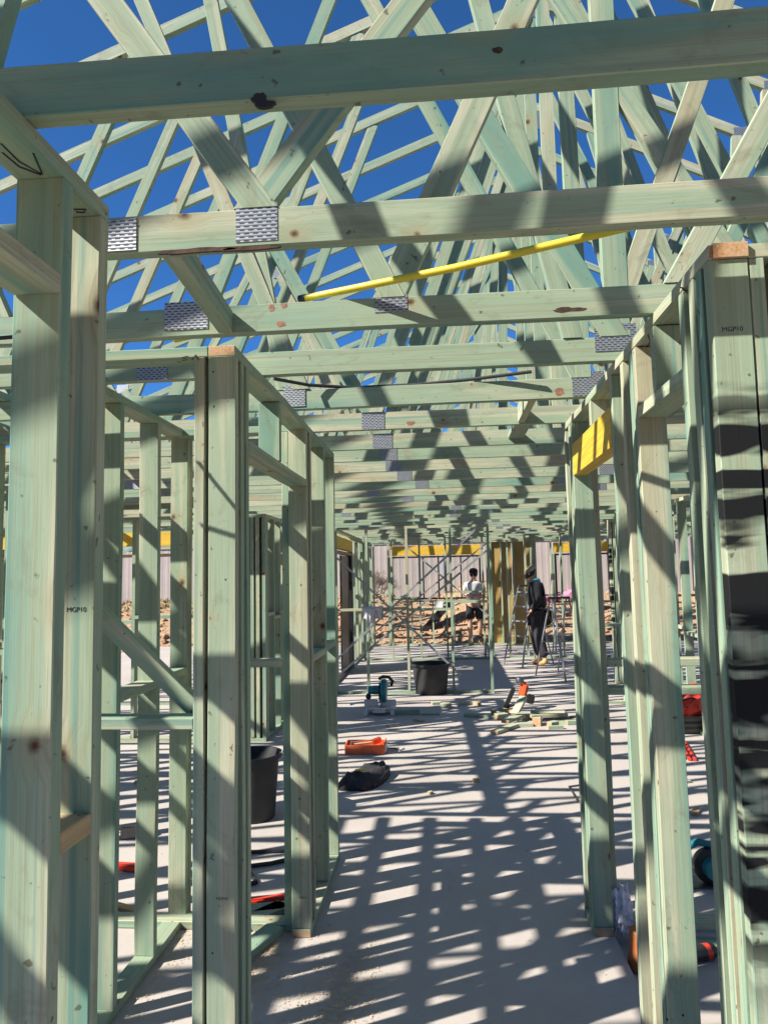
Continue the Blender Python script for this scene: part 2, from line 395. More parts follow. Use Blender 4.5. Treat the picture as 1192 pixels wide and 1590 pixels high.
# clods on the bank: nobody could count them
m = MB()
for i in range(2600):
    x = random.uniform(-11, 5); y = random.uniform(17.8, 21)
    s = random.choice((.012, .015, .02, .03, .03, .05, .08))*random.uniform(.6, 1.2)
    b = bmesh.new(); bmesh.ops.create_icosphere(b, subdivisions=1, radius=s)
    for v in b.verts: v.co *= random.uniform(.6, 1.25)
    b.transform(Matrix.Translation((x, y, hgt(x, y)+s*.3)) @ euler(random.random()*6, 1, random.random()*6).to_4x4()); m._add(b)
tag(m.build('clay_clods', DIRT), 'broken orange clay clods on the bank', 'clods', None, 'stuff')
m = MB()
for i in range(2600):
    x = random.uniform(-15, -5); y = random.uniform(20.0, 21.2); p = Vector((x, y, hgt(x, y))); h = random.uniform(.05, .16); a = random.random()*6
    v0, v1, v2 = (m.bm.verts.new(p+Vector((math.cos(a)*.012, math.sin(a)*.012, 0))), m.bm.verts.new(p-Vector((math.cos(a)*.012, math.sin(a)*.012, 0))), m.bm.verts.new(p+Vector((random.uniform(-.05, .05), random.uniform(-.05, .05), h))))
    m.bm.faces.new((v0, v1, v2))
tag(m.build('grass', GRASS), 'thin dry grass along the foot of the fence', 'grass', None, 'stuff')
m = MB()
def flakes(cx, cy, sx, sy, n):
    for i in range(n):
        x = random.gauss(cx, sx); y = random.gauss(cy, sy); a = random.random()*6; s = random.uniform(.002, .006)
        vs = [m.bm.verts.new((x+math.cos(a+k*2.1)*s, y+math.sin(a+k*2.1)*s, .003+random.random()*.003)) for k in range(3)]; m.bm.faces.new(vs)
flakes(-.86, 3.3, .07, .22, 2500); flakes(-.45, 2.9, .07, .3, 1800); flakes(-.62, 3.0, .10, .25, 500); flakes(-1.25, 3.2, .05, .4, 500); flakes(-.5, 8, .5, .5, 1500); flakes(.7, 7.8, .5, .4, 1200)
flakes(0, 5, .6, 2, 500)
flakes(.2, 7.5, .8, .6, 900)
tag(m.build('sawdust', DUSTY), 'sawdust and chips scattered on the concrete', 'sawdust', None, 'stuff')

# ------------------------------------------------------------------ roof trusses
AX, AZ, SL, SR = .75, 5.66, .38, .50
XL_, XR_ = -7.3, 6.9
def topz(x): return AZ - (SL*(AX-x) if x < AX else SR*(x-AX))
def hit(J, P):   # extend J->P until the top chord line
    J, P = Vector(J), Vector(P); dd = P-J; t = 1.0
    for _ in range(400):
        q = J+dd*t
        if q[1] >= topz(q[0])-.05: break
        t += .02
    return (q[0], q[1])
PT = .0012
def nplate(parent, x, z, wx, wz, y):
    m = MB(); b = bmesh.new(); bmesh.ops.create_cube(b, size=1); uvl = b.loops.layers.uv.new('UVMap')
    for v in b.verts: v.co = Vector((v.co.x*wx, v.co.y*PT*2, v.co.z*wz))
    for f in b.faces:
        for l in f.loops: l[uvl].uv = (l.vert.co.x+1, l.vert.co.z+1)
    b.transform(Matrix.Translation((x, y, z))); me = bpy.data.meshes.new('nail_plate'); b.to_mesh(me); b.free()
    return link('nail_plate', me, PLATE, parent)
def make_truss(y, label, webs, plates, chord=(XL_, XR_), near=False, top=True, group='roof trusses along the house'):
    t = empty('roof_truss', label, 'roof truss', (0, y, ZT), group)
    bev = .002 if near else 0
    zc = ZT+.045
    beam('bottom_chord', t, (chord[0], y, zc), (chord[1], y, zc), .09, .035, (0, 0, 1), None, bev)
    if top:
        beam('top_chord', t, (XL_-.6, y, topz(XL_-.6)), (AX-.001, y, AZ), .07, .035, (0, 0, 1), None, 0)
        beam('top_chord', t, (AX+.001, y, AZ), (XR_+.6, y, topz(XR_+.6)), .07, .035, (0, 0, 1), None, 0)
    for i, wb in enumerate(webs):
        (x0, z0), (x1, z1) = wb[:2]; wd = wb[2] if len(wb) > 2 else .07
        # web ends butt on the chords
        a = Vector((x0, 0, z0)); b = Vector((x1, 0, z1)); u = (b-a).normalized(); yo = y + (i-len(webs)/2)*.0011
        a = Vector((x0, yo, z0)); b = Vector((x1, yo, z1))
        z_bot = ZT+.092
        if a.z < z_bot: a = a + Vector((u.x, 0, u.z))*((z_bot-a.z)/u.z) + Vector((u.x, 0, u.z))*.0
        cut = z0 < ZT+.12
        if cut: a = a - Vector((u.x, 0, u.z))*.09
        wo = beam('web', t, a, b, wd, .035, (1, 0, 0) if abs(u.z) > .5 else (0, 0, 1), None, bev)
        if cut:
            bw = bmesh.new(); bw.from_mesh(wo.data)
            r_ = bmesh.ops.bisect_plane(bw, geom=list(bw.verts)+list(bw.edges)+list(bw.faces), plane_co=(0, 0, .0905), plane_no=(0, 0, -1), clear_outer=True)
            ed = [e for e in r_['geom_cut'] if isinstance(e, bmesh.types.BMEdge)]
            if ed: bmesh.ops.holes_fill(bw, edges=ed)
            bw.to_mesh(wo.data); bw.free()
    for (x, z, wx, wz) in plates: nplate(t, x, z-ZT, wx, wz, -.0175-PT)
    return t
NUM = ['first', 'second', 'third', 'fourth', 'fifth', 'sixth', 'seventh', 'eighth', 'ninth', 'tenth', 'eleventh', 'twelfth', 'thirteenth', 'fourteenth', 'fifteenth', 'sixteenth', 'seventeenth', 'eighteenth', 'nineteenth', 'twentieth', 'twenty-first', 'twenty-second', 'twenty-third', 'twenty-fourth', 'twenty-fifth', 'twenty-sixth', 'twenty-seventh', 'twenty-eighth', 'twenty-ninth', 'thirtieth', 'thirty-first', 'thirty-second', 'thirty-third']
J1, J2 = (-.35, 2.50), (.85, 2.50)
def T(x): return (x, topz(x)-.04)
def gen_webs(j1=J1, j2=J2, extra=()):
    return [(j1, (AX-.03, AZ-.14)), (j1, T(-1.55)), (j2, (AX+.05, AZ-.14)), (j2, T(2.25)), ((-2.6, 2.5), T(-1.65)), ((-2.6, 2.5), T(-3.7)),
            ((3.2, 2.5), T(2.35)), ((3.2, 2.5), T(4.1)), ((-4.7, 2.5), T(-3.8)), ((-4.7, 2.5), T(-5.6)), ((5.0, 2.5), T(4.2))] + list(extra)
def gen_plates(j1=J1, j2=J2):
    return [(j1[0], ZT+.05, .12, .10), (j2[0], ZT+.05, .12, .10), (AX, AZ-.06, .15, .13), (-1.6, topz(-1.6), .14, .10), (2.3, topz(2.3), .14, .10),
            (-2.6, ZT+.05, .12, .1), (3.2, ZT+.05, .12, .1), (-3.75, topz(-3.75), .14, .1)]
Y1, Y2, Y3, Y4, Y5, Y6 = 1.073, 1.565, 2.137, 2.61, 3.158, 3.678
side = [((-2.6, 2.5), T(-3.7)), ((-4.7, 2.5), T(-3.8)), ((3.2, 2.5), T(4.1)), ((5.0, 2.5), T(4.2))]
make_truss(Y1, 'big shaded bottom chord crossing the top of the picture, with a black knot', [((-.78, 2.5), T(-1.6)), ((-.78, 2.5), T(-.1)), ((2.0, 2.5), T(1.2)), ((2.0, 2.5), T(2.9))]+side, [(-.775, ZT+.055, .1, .085)], near=True)
P = lambda x, y, Y: (ony(x, y, Y).x, ony(x, y, Y).z)
j = (-.41, 2.55)
make_truss(Y2, 'second roof truss, square nail plate at a V of two webs', [(j, hit(j, P(165, 0, Y2-.02))), (j, hit(j, P(635, 0, Y2-.02))), ((1.6, 2.5), T(2.4)), ((1.6, 2.5), T(.9))]+side,
           [(-.41, ZT+.055, .098, .092), (-.74, ZT+.045, .084, .078)], near=True)
j = (-.14, 2.55)
make_truss(Y3, 'third roof truss from the front, under the yellow pipe end, with a dark knotty streak', [(j, hit(j, P(368, 0, Y3-.02))), (j, hit(j, P(811, 0, Y3-.02)), .09), ((.70, 2.5), hit((.70, 2.5), P(1185, 190, Y3))), ((-1.4, 2.5), T(-2.3))]+side,
           [(-.79, ZT+.065, .14, .09), (-.14, ZT+.085, .10, .085)], near=True)
j = (.64, 2.55)
make_truss(Y4, 'fourth roof truss, large nail plate near the right wall and a wide upright web', [(j, hit(j, P(640, 0, Y4-.02)), .09), ((.5, 2.52), hit((.5, 2.52), P(744, 0, Y4-.02))), ((.66, 2.5), (.66, topz(.66)-.04), .09),
            (j, hit(j, P(1125, 0, Y4-.02))), ((1.25, 2.5), hit((1.25, 2.5), P(1062, 293, Y4)))]+side, [(.65, ZT+.085, .15, .10), (-1.1, ZT+.05, .12, .1)], near=True)
j = (-.62, 2.52)
make_truss(Y5, 'fifth roof truss, above the drooping black cable', [(j, T(-1.5)), ((.64, 2.52), T(.60)), ((.64, 2.5), T(-.6)), ((1.42, 2.5), hit((1.42, 2.5), P(990, 137, Y5))), ((-.7, 2.5), hit((-.7, 2.5), P(328, 0, Y5))), ((1.0, 2.5), T(2.2))]+side,
           [(.66, ZT+.06, .14, .11), (-.66, ZT+.06, .10, .10)], near=True)
EX = [((.62, 2.5), T(.62)), ((-1.5, 2.5), T(-1.5)), ((2.15, 2.5), T(2.2)), ((-1.5, 2.5), T(-.45)), ((-3.6, 2.5), T(-3.7)), ((4.2, 2.5), T(4.15)), ((2.15, 2.5), T(1.3))]
proto = make_truss(Y6, 'sixth roof truss, first of the row with a centre nail plate over the corridor', gen_webs(J1, (2.05, 2.5), EX[:1]+EX[3:]), gen_plates(J1, (2.05, 2.5)), near=False)
def copy_tree(o, loc, label):
    c = o.copy(); COL.objects.link(c); c.location = loc; c['label'] = label
    for ch in list(o.children):
        k = ch.copy(); COL.objects.link(k); k.parent = c
    return c
ys_t = [4.255, 4.70, 5.20]
while ys_t[-1] < 17.0: ys_t.append(ys_t[-1]+.56)
trs = [proto]
rg = random.Random(5)
for i, y in enumerate(ys_t):
    lb = '%s roof truss back from the camera, long green timber row' % NUM[i+6]
    if i < 3: trs.append(copy_tree(proto, (0, y, ZT), lb)); continue
    J_ = (((-.35, 2.5), (1.2, 2.5)), ((-1.02, 2.5), (.87, 2.5)), ((-.55, 2.5), (1.5, 2.5)), ((-1.3, 2.5), (.4, 2.5)))[0 if i < 5 else 1+(i//4) % 3]
    a_, b_ = ((J_[0][0]+rg.uniform(-.2, .2), 2.5), (J_[1][0]+rg.uniform(-.25, .25), 2.5))
    wb = gen_webs(a_, b_, rg.sample(EX, 4))
    wb = [((p0[0]+(rg.uniform(-.3, .3) if q > 3 else 0), p0[1]), (p1[0]+rg.uniform(-.04, .04), p1[1]), rg.choice((.07, .07, .09))) for q, (p0, p1) in enumerate(wb)]
    trs.append(make_truss(y, lb, wb, gen_plates(a_, b_)))
for (x, y, k, wx, wz) in ((100, 96, 0, .17, .13), (366, 212, 1, .16, .14), (835, 186, 4, .17, .16), (585, 685, 0, 0, 0)):
    if wx:
        q = ony(x, y, trs[k].location.y-.02); nplate(trs[k], q.x, (topz(q.x)-.01 if k < 2 else q.z)-ZT, wx, wz, -.0175-PT-.002)
for i, y in enumerate((.5, -.1, -.7, -1.3, -1.9)):
    copy_tree(proto, (0, y, ZT), 'roof truss over the part of the house behind the camera')

BARK = plain('dark_knot_bark', (.055, .03, .02), .9, var=.5, scale=60)
REDK = plain('red_brown_knot', (.26, .12, .07), .75, var=.3, scale=70)
tr_by = {round(o.location.y, 3): o for o in COL.objects if o.type == 'EMPTY' and o.name.startswith('roof_truss')}
def defect(ty, px_, py_, w_, h_, mat, seed, name='knot'):
    t = tr_by[round(ty, 3)]; q = ony(px_, py_, ty-.0175); y_ = surf(t, (q.x, ty-.02, q.z), 'bottom_chord')
    b = bmesh.new(); n_ = 26; vs = []
    for i in range(n_):
        a = 2*math.pi*i/n_; r_ = 1+.45*noise.noise(Vector((math.cos(a)*1.4, math.sin(a)*1.4, seed)))+.2*noise.noise(Vector((math.cos(a)*4, math.sin(a)*4, seed)))
        vs.append((q.x+math.cos(a)*w_*r_, q.z-ZT+math.sin(a)*h_*r_))
    fr_ = [b.verts.new((x, y_-t.location.y-.0007, z)) for x, z in vs]; bk_ = [b.verts.new((x, y_-t.location.y+.006, z)) for x, z in vs]
    b.faces.new(fr_); 
    for i in range(n_): b.faces.new((fr_[i], bk_[i], bk_[(i+1) % n_], fr_[(i+1) % n_]))
    bmesh.ops.recalc_face_normals(b, faces=b.faces); me = bpy.data.meshes.new(name); b.to_mesh(me); b.free(); link(name, me, mat, t)
defect(Y1, 403, 152, .013, .008, INK, 1); defect(Y1, 412, 163, .016, .006, INK, 2); defect(Y1, 772, 77, .009, .005, BARK, 3)
defect(Y2, 300, 390, .085, .006, BARK, 4, 'bark_edge'); defect(Y2, 385, 386, .075, .005, BARK, 5, 'bark_edge')
defect(Y3, 422, 478, .011, .010, REDK, 6); defect(Y3, 441, 474, .010, .009, REDK, 7); defect(Y3, 436, 503, .016, .009, REDK, 8)
defect(Y3, 880, 481, .045, .008, BARK, 9); defect(Y5, 868, 608, .022, .016, REDK, 10); defect(Y6, 637, 657, .02, .012, REDK, 11)
# loose timbers in the roof
def loose(name, label, p0, p1, w, t, wd, mat=None, cat='timber', bev=.002, group=None):
    o = beam(name, None, p0, p1, w, t, wd, mat, bev); tag(o, label, cat, group); return o
a = onz(270, 402, 2.45); b = onz(352, 512, 2.45)
loose('ceiling_trimmer', 'short brown trimmer timber bridging the second and third trusses at left', (a.x, Y2+.02, ZT+.036), (b.x-.01, Y3-.02, ZT+.036), .07, .045, (0, 0, 1), WOODT)
loose('ceiling_trimmer', 'short trimmer timber between the fifth and sixth trusses at right', (.42, Y5+.02, ZT+.05), (.42, Y6-.02, ZT+.05), .09, .035, (0, 0, 1), WOODT)
loose('ceiling_trimmer', 'stub of trimmer timber behind the sixth truss at right', (.45, Y6+.02, ZT+.05), (.45, 4.235, ZT+.05), .09, .035, (1, 0, 0), WOOD)
# timber added on the bottom chords to throw the long shadow band on the floor
loose('shadow_timber', 'long binder timber laid along the tops of the ceiling chords', (-2.50, 3.6, ZT+.11), (-2.67, 8.3, ZT+.11), .12, .035, (1, 0, 0), WOOD)
for k, x_ in enumerate((-3.6, -3.31, -3.0, -2.70, -2.43, -2.12)):  # planks added over the near rooms to cast the bands between sun patches
    loose('shadow_timber', '%s plank from the left, laid on the ceiling chords over the near rooms' % NUM[k], (x_, -.9+.07*k, ZT+.11), (x_+.01*k, 3.56, ZT+.11), .074, .035, (1, 0, 0), group='planks laid on the chords')
for k, (X, Y) in enumerate((((-4.4, -2.9), (6.95, 7.7)), ((-2.65, -1.85), (9.1, 11.2)))):  # boards added on the chords to cast the wide dark floor areas
    o = board('shade_board', None, X, Y, (ZT+.0915, ZT+.11), WOODT); tag(o, ('flat sheet of board on the chords over the left room', 'flat sheet of board on the chords over the far left hall wall')[k], 'board')
loose('plank', 'plank nailed across the truss webs just above the top edge of the picture', (-2.6, .775, 3.0), (1.4, .775, 3.0), .12, .03, (0, 1, 0), WOODT, 'plank')  # added out of view, only keeps the sun off the nearest bottom chord
# yellow pipe and cable
a = onz(470, 464, 2.565); b = onz(880, 373, 2.565); e = b+(b-a)*.25
t = empty('yellow_pipe', 'long yellow plastic pipe lying across the ceiling chords', 'pipe', a)
MB().tube([Vector((0, 0, 0)), (e-a)*.5+Vector((0, 0, -.008)), e-a], .0112, 12).build('tube', YELPL, t, True)
dd = (e-a).normalized(); MB().tube([-dd*.012, dd*.012], .0132, 12).build('end_cap', BLKPL, t, True)
a = onz(272, 527, 2.56); b = onz(330, 514, 2.56)
t = empty('yellow_pipe', 'short piece of yellow pipe showing above the left wall plate', 'pipe', a)
MB().tube([Vector((0, 0, 0)), b-a], .012, 12).build('tube', YELPL, t, True)
ca = [onz(425, 588, 2.55), onz(480, 598, 2.545), onz(550, 602, 2.54), onz(650, 597, 2.545), onz(740, 588, 2.55), onz(825, 577, 2.56)]
m = MB(); m.tube(ca, .008, 8); tag(m.build('power_cable', BLKRUB, None, True), 'black power cable sagging under the ceiling chords', 'cable')
m = MB(); m.tube([onz(-60, 522, 2.4), onz(0, 525, 2.38), onz(22, 523, 2.39), onz(60, 515, 2.44)], .006, 8); tag(m.build('power_cable', BLKRUB, None, True), 'short black cable at the left edge above the tall studs', 'cable')

# ------------------------------------------------------------------ wall frames
def frame(name, label, axis, pos, a0, a1, studs, nog=None, z1=ZT, bot=True, top=True, bev=0.0, cat='wall frame', group='timber wall frames', plate_gaps=(), d=.09, jit=True):
    """axis x: runs along X at Y=pos..pos+d; axis y: runs along Y at X=pos..pos+d"""
    loc = (a0, pos, 0) if axis == 'x' else (pos, a0, 0)
    t = empty(name, label, cat, loc, group)
    def bx(n, A, Z, m=None, P=(0, d), uvoff=None):
        X, Y = (A, (pos+P[0], pos+P[1])) if axis == 'x' else ((pos+P[0], pos+P[1]), A)
        return board(n, t, X, Y, Z, m, bev, uvoff)
    if top: bx('top_plate', (a0, a1), (z1-.035, z1))
    if bot:
        segs = []; c = a0
        for g0, g1 in plate_gaps:
            segs.append((c, g0)); c = g1
        segs.append((c, a1))
        for s in segs:
            if s[1]-s[0] > .02: bx('bottom_plate', s, (0.001, .036))
    for s in studs:
        if isinstance(s, tuple): s0, zz0, zz1 = s[:3]; mt = s[3] if len(s) > 3 else None
        else: s0, zz0, zz1, mt = s, .036, z1-.035, None
        bx('stud', (s0, s0+.035), (zz0, zz1), mt, (0, d), 0.0 if mt is SPRAY else None)
    if nog:
        for (n0, n1, z) in nog: bx('noggin', (n0, n1), (z, z+.035), None, (.0, d))

    return t, bx
XW = -.665-.09; XR = .645
def auto(a0, a1, sp=.45): 
    n = max(1, round((a1-a0-.035)/sp)); return [a0+(a1-a0-.035)*i/n for i in range(n+1)]
def nogs(st, z=1.22, gap=.9):
    o = []
    for i in range(len(st)-1):
        if .06 < st[i+1]-st[i]-.035 < gap: o.append((st[i]+.035, st[i+1], z + (.0 if i % 2 else .05)))
    return o
B = .0022
# wall A, nearest left
t, bx = frame('stud_wall', 'nearest left wall frame, two tall studs at the left edge of the picture', 'y', XW, -1.6, 1.345, [-1.6, -1.15, -.7, -.25, .1, 1.17, 1.31], bev=B)
bx('lintel', (.136, 1.169), (2.192, 2.227)); 
for yy in (.45, .8): bx('stud', (yy, yy+.035), (2.228, ZT-.036))
o = bx('noggin', (1.206, 1.309), (1.213, 1.25), RAW); 
bx('noggin', (-.665, -.27), (1.22, 1.255))
p = onx(60, 262, XW+.05)
scrawl('pencil_mark', t, [onz(2, 222, ZT-.036), onz(30, 250, ZT-.036), onz(66, 270, ZT-.036), onz(52, 237, ZT-.036)])
scrawl('pencil_mark', t, [onz(4, 236, ZT-.036), onz(30, 258, ZT-.036), onz(64, 271, ZT-.036)])
scrawl('pencil_mark', t, [onz(115, 325, ZT-.036), onz(134, 325, ZT-.036), onz(131, 330, ZT-.036), onz(118, 329, ZT-.036)], .0016)
pp = ony(119, 950, 1.309); text('MGP10', t, .013, facing_cam((pp.x, 1.309, pp.z)))
# wall D runs left from the corner stack
t, bx = frame('stud_wall', 'short left wall frame with a waist-high noggin beside the middle post', 'x', 2.228, -2.6, -.757, [(-.803, .036, ZT-.036), (-1.25, .036, ZT-.036), -1.7, -2.15, -2.6], nog=[(-1.215, -.803, 1.205)], bev=B)
scrawl('pencil_mark', t, [ony(292, 553, 2.226), ony(283, 555, 2.226), ony(284, 560, 2.226), ony(291, 559, 2.226), ony(286, 556, 2.226)], .0016)
scrawl('pencil_mark', t, [ony(298, 559, 2.226), ony(304, 551, 2.226), ony(309, 559, 2.226)], .0016)
# wall B left of corridor with doorway
t, bx = frame('stud_wall', 'left corridor wall frame with a doorway beside the middle post', 'y', XW, 2.228, 4.345,
              [2.228, 2.30, 2.365, 3.43, 3.53, 3.945, 4.31], nog=[(3.565, 3.945, 1.25), (3.98, 4.31, 1.26)], bev=B, plate_gaps=((2.41, 3.42),))
bx('lintel', (2.401, 3.429), (2.125, 2.16), WOODT)
bx('stud', (2.86, 2.895), (2.161, ZT-.036))
pp = ony(345, 1397, 2.228); text('MGP10', t, .012, facing_cam((pp.x, 2.227, pp.z))); 
pp = ony(470, 1395, 3.43); text('MGP10', t, .012, facing_cam((pp.x, 3.429, pp.z)))
for q in ((331, 577), (332, 631), (350, 900), (330, 1480)): 
    pp = ony(*q, 2.2265); MB().ball(Vector((pp.x, surf(t, (pp.x, 2.228, pp.z)), pp.z))-t.location, (.003, .001, .0035), 8).build('nail_hole', INK, t)
frame('stud_wall', 'wall frame running left from the far side of the doorway', 'x', 3.47, -2.9, -.758, [-.80, -1.25, -1.9, -2.35, -2.9], nog=[(-1.215, -.80, 1.24)], bev=B)
# wall C, back of the closet
t, bx = frame('stud_wall', 'inner left wall frame seen between the near studs and middle post', 'y', -1.40, 2.33, 3.62, [2.33, 2.775, 3.16, 3.545, 3.585], nog=[(2.81, 3.16, 1.19), (3.195, 3.545, 1.20)], bev=B)
pp = onz(145+0, 1440, .037)
loose('diagonal_brace', 'loose diagonal brace timber between the near studs and the middle post', (-1.19, 2.36, 1.575), (-.81, 2.36, 1.22), .055, .045, (0, 0, 1), WOODT, 'brace')
# left rooms
s = auto(-6.2, -2.6); frame('stud_wall', 'cross wall frame of the left room, behind the inner closet wall', 'x', 5.3, -6.2, -3.4, auto(-6.2, -3.4), nog=nogs(auto(-6.2, -3.4)))
s = auto(-4.6, -1.77); frame('stud_wall', 'left room wall frame ending at a corner beyond the dark tub', 'x', 7.3, -4.2, -1.86, [-4.2, -3.75, -3.3, -2.5, -2.3, -2.08, -2.02, -1.96, -1.895], nog=nogs([-4.2, -3.75, -3.3, -2.5]), z1=2.35)
frame('stud_wall', 'short wall frame turning back from that left corner', 'y', -1.95, 7.392, 8.3, auto(7.392, 8.3, .28), nog=nogs(auto(7.392, 8.3, .28)), z1=2.35)
t, bx = frame('stud_wall', 'outer left wall frame with a long yellow lintel over a wide opening', 'x', 9.4, -7.4, -2.9, [-7.4, -6.95, (-6.2, .036, 2.14), (-6.16, .036, ZT-.036), (-3.55, .036, ZT-.036), -3.5, -3.1, -2.94], nog=[(-6.915, -6.25, 1.2)])
bx('lintel', (-6.12, -3.56), (2.14, 2.33), LVL); bx('lintel_packer', (-6.12, -3.56), (1.99, 2.03), RAW)
frame('stud_wall', 'side wall frame at far left running back from the camera', 'y', -5.6, -1.5, 4.6, auto(-1.5, 4.6), nog=nogs(auto(-1.5, 4.6)))
frame('stud_wall', 'left bedroom wall frame parallel to the corridor', 'y', -3.4, -1.5, 1.2, auto(-1.5, 1.2), nog=nogs(auto(-1.5, 1.2)))
frame('stud_wall', 'cross wall frame at the left edge behind the tall studs', 'x', 4.35, -5.5, -2.6, auto(-5.5, -2.6), nog=nogs(auto(-5.5, -2.6)))
# right corridor wall
t, bx = frame('stud_wall', 'right corridor wall frame with the yellow door header', 'y', XR, 1.68, 3.72,
              [(1.68, .036, ZT-.036, SPRAY), 1.735, 1.79, (1.865, .036, ZT-.036), 2.335, 2.385, 2.50, 2.665, 3.50, 3.56, 3.685], bev=B,
              plate_gaps=((1.91, 2.33), (2.71, 3.49)))
bx('lintel', (1.901, 2.334), (2.172, 2.212), WOODT)
bx('stud', (2.13, 2.165), (2.213, ZT-.036), WOODG)
bx('lintel', (2.701, 3.499), (2.145, 2.30), LVL, (-.002, .06))
bx('stud', (3.05, 3.085), (2.301, ZT-.036), WOODT)
pl = board('plate_end', t, (.655, XR+.09), (1.672, 1.6795), (ZT-.0355, ZT+.001), END, .001)
pp = ony(1136, 508, 1.68); text('MGP10', t, .016, facing_cam((pp.x, 1.679, pp.z-.01)))
scrawl('pencil_mark', t, [onx(1050, 452, XR)+Vector((.03, 0, -.0)) for _ in range(1)] + [onz(1056, 446, ZT-.036), onz(1064, 452, ZT-.036), onz(1058, 458, ZT-.036)], .0018)
scrawl('pencil_mark', t, [onz(995, 538, ZT-.036), onz(1000, 543, ZT-.036), onz(1009, 531, ZT-.036), onz(1005, 520, ZT-.036)], .0018)
for q in ((1035, 1583), (1060, 1577), (1052, 799), (1044, 800)):
    pp = ony(*q, 2.334); MB().ball(Vector((pp.x, surf(t, (pp.x, 2.334, pp.z)), pp.z))-t.location, (.004, .001, .004), 8).build('nail_hole', INK, t)
# right cross walls
t, bx = frame('stud_wall', 'right edge wall frame with black spray-painted stud', 'x', 1.683, .7365, 2.6, [(.738, .036, ZT-.036, SPRAY), (.80, .036, ZT-.036, SPRAY), (.86, .036, ZT-.036, SPRAY), 1.3, 1.75, 2.2, 2.565], bev=B)
t, bx = frame('stud_wall', 'low-plated right wall frame crossing behind the power tools', 'x', 3.56, .7365, 2.7, [.739, 1.345, 1.48, 1.9, 2.35, 2.665], nog=[(.775, 1.345, 1.215), (.775, 1.345, 1.08), (1.38, 1.48, 1.2), (1.515, 1.9, 1.29)], bev=B)
frame('stud_wall', 'right room wall frame with a close row of studs', 'y', 2.55, 5.4, 9.2, auto(5.4, 9.2, .42), nog=nogs(auto(5.4, 9.2, .42), .98))
frame('stud_wall', 'right room cross wall frame with a pale noggin', 'x', 9.3, 1.95, 2.54, auto(1.95, 2.54, .3), nog=nogs(auto(1.95, 2.54, .3), .92), cat='wall frame')
frame('stud_wall', 'far right cross wall frame beside the step ladder, black smudged stud', 'x', 10.95, 2.50, 5.2, [(2.50, .036, ZT-.036, SPRAY), 2.56, 2.95, 3.4, 3.85, 4.3, 5.15], nog=nogs([2.56, 2.95, 3.4, 3.85, 4.3]))
frame('stud_wall', 'rightmost wall frame running away beyond the red bag', 'y', 4.4, 2.0, 8.5, auto(2.0, 8.5), nog=nogs(auto(2.0, 8.5)))
# far corridor frames with steel strap braces
def strap(parent, p0, p1):
    off = parent.location; m = MB(); dx = Vector(p1)-Vector(p0); u = dx.normalized(); wv = u.cross(Vector((0, 1, 0))).normalized()
    c = (Vector(p0)+Vector(p1))/2 - off; rot = Matrix((u, Vector((0, 1, 0)), wv)).transposed()
    m.box(c, (dx.length, .0015, .03), rot); return m.build('strap_brace', STRAP, parent)
t, bx = frame('stud_wall', 'open wall frame across the hall with crossed steel straps, behind the big tub', 'x', 10.2, -2.0, .66, [-2.0, -1.58, -1.13, -.55, .08, .62], nog=[(-1.545, -1.13, 1.17), (-1.095, -.55, 1.18), (-.515, .08, 1.16), (.115, .62, 1.26)], z1=2.38, d=.07)
strap(t, (-1.55, 10.195, .5), (.55, 10.195, 2.38)); strap(t, (-1.6, 10.192, 2.0), (.2, 10.192, .25)); strap(t, (.62, 10.272, 2.0), (-1.5, 10.272, .3))
t, bx = frame('stud_wall', 'second open wall frame further down the hall', 'x', 14.15, -1.62, .95, [-1.62, -1.06, -.5, .02, .75, .91], nog=[(-1.585, -1.06, 1.12), (-1.025, -.5, 1.2), (-.465, .02, 1.05), (.055, .75, 1.12), (.055, .75, 1.3)])
strap(t, (-1.6, 14.14, .4), (.9, 14.14, 2.3)); strap(t, (-.8, 14.135, 2.3), (.9, 14.135, .8))
t, bx = frame('stud_wall', 'wall frame stub behind the leaning man, thick green corner studs', 'x', 14.3, 1.25, 3.6, [1.25, 1.6, 1.72, 1.76, 1.80, 2.3, 2.8, 3.3, 3.56], nog=[(1.285, 1.6, 1.2), (1.835, 2.3, 1.2), (2.335, 2.8, 1.15)])
# corridor left far wall with sliding door
t, bx = frame('stud_wall', 'far left hall wall frame with yellow lintel over the black door', 'y', -1.80, 10.8, 16.9, [10.8, 10.84, 13.25, 13.6, 14.05, 14.1, 14.5, 14.95, 15.4, 15.85, 16.3, 16.86], nog=nogs([13.6, 14.05]), plate_gaps=((10.9, 13.2),))
bx('lintel', (10.88, 13.24), (2.13, 2.33), LVL)
strap(t, (-1.70, 13.6, 2.3), (-1.70, 16.5, .1))
dr = empty('sliding_door_frame', 'black sliding door frame with pale reveal in the far left hall wall', 'door', (-1.78, 11.0, 0))
m = MB(); m.box((.03, .03, 1.05), (.10, .05, 2.1)); m.box((.03, 2.1, 1.05), (.10, .05, 2.1)); m.box((.03, 1.065, 2.07), (.10, 2.02, .05)); m.box((.03, 1.065, .02), (.10, 2.02, .04)); m.build('frame', DKFRM, dr)
MB().box((.02, 1.55, 1.05), (.03, .98, 1.96)).build('door_leaf', DKFRM, dr)
MB().box((.03, 2.16, 1.05), (.12, .05, 2.12)).build('reveal', GREYP, dr)
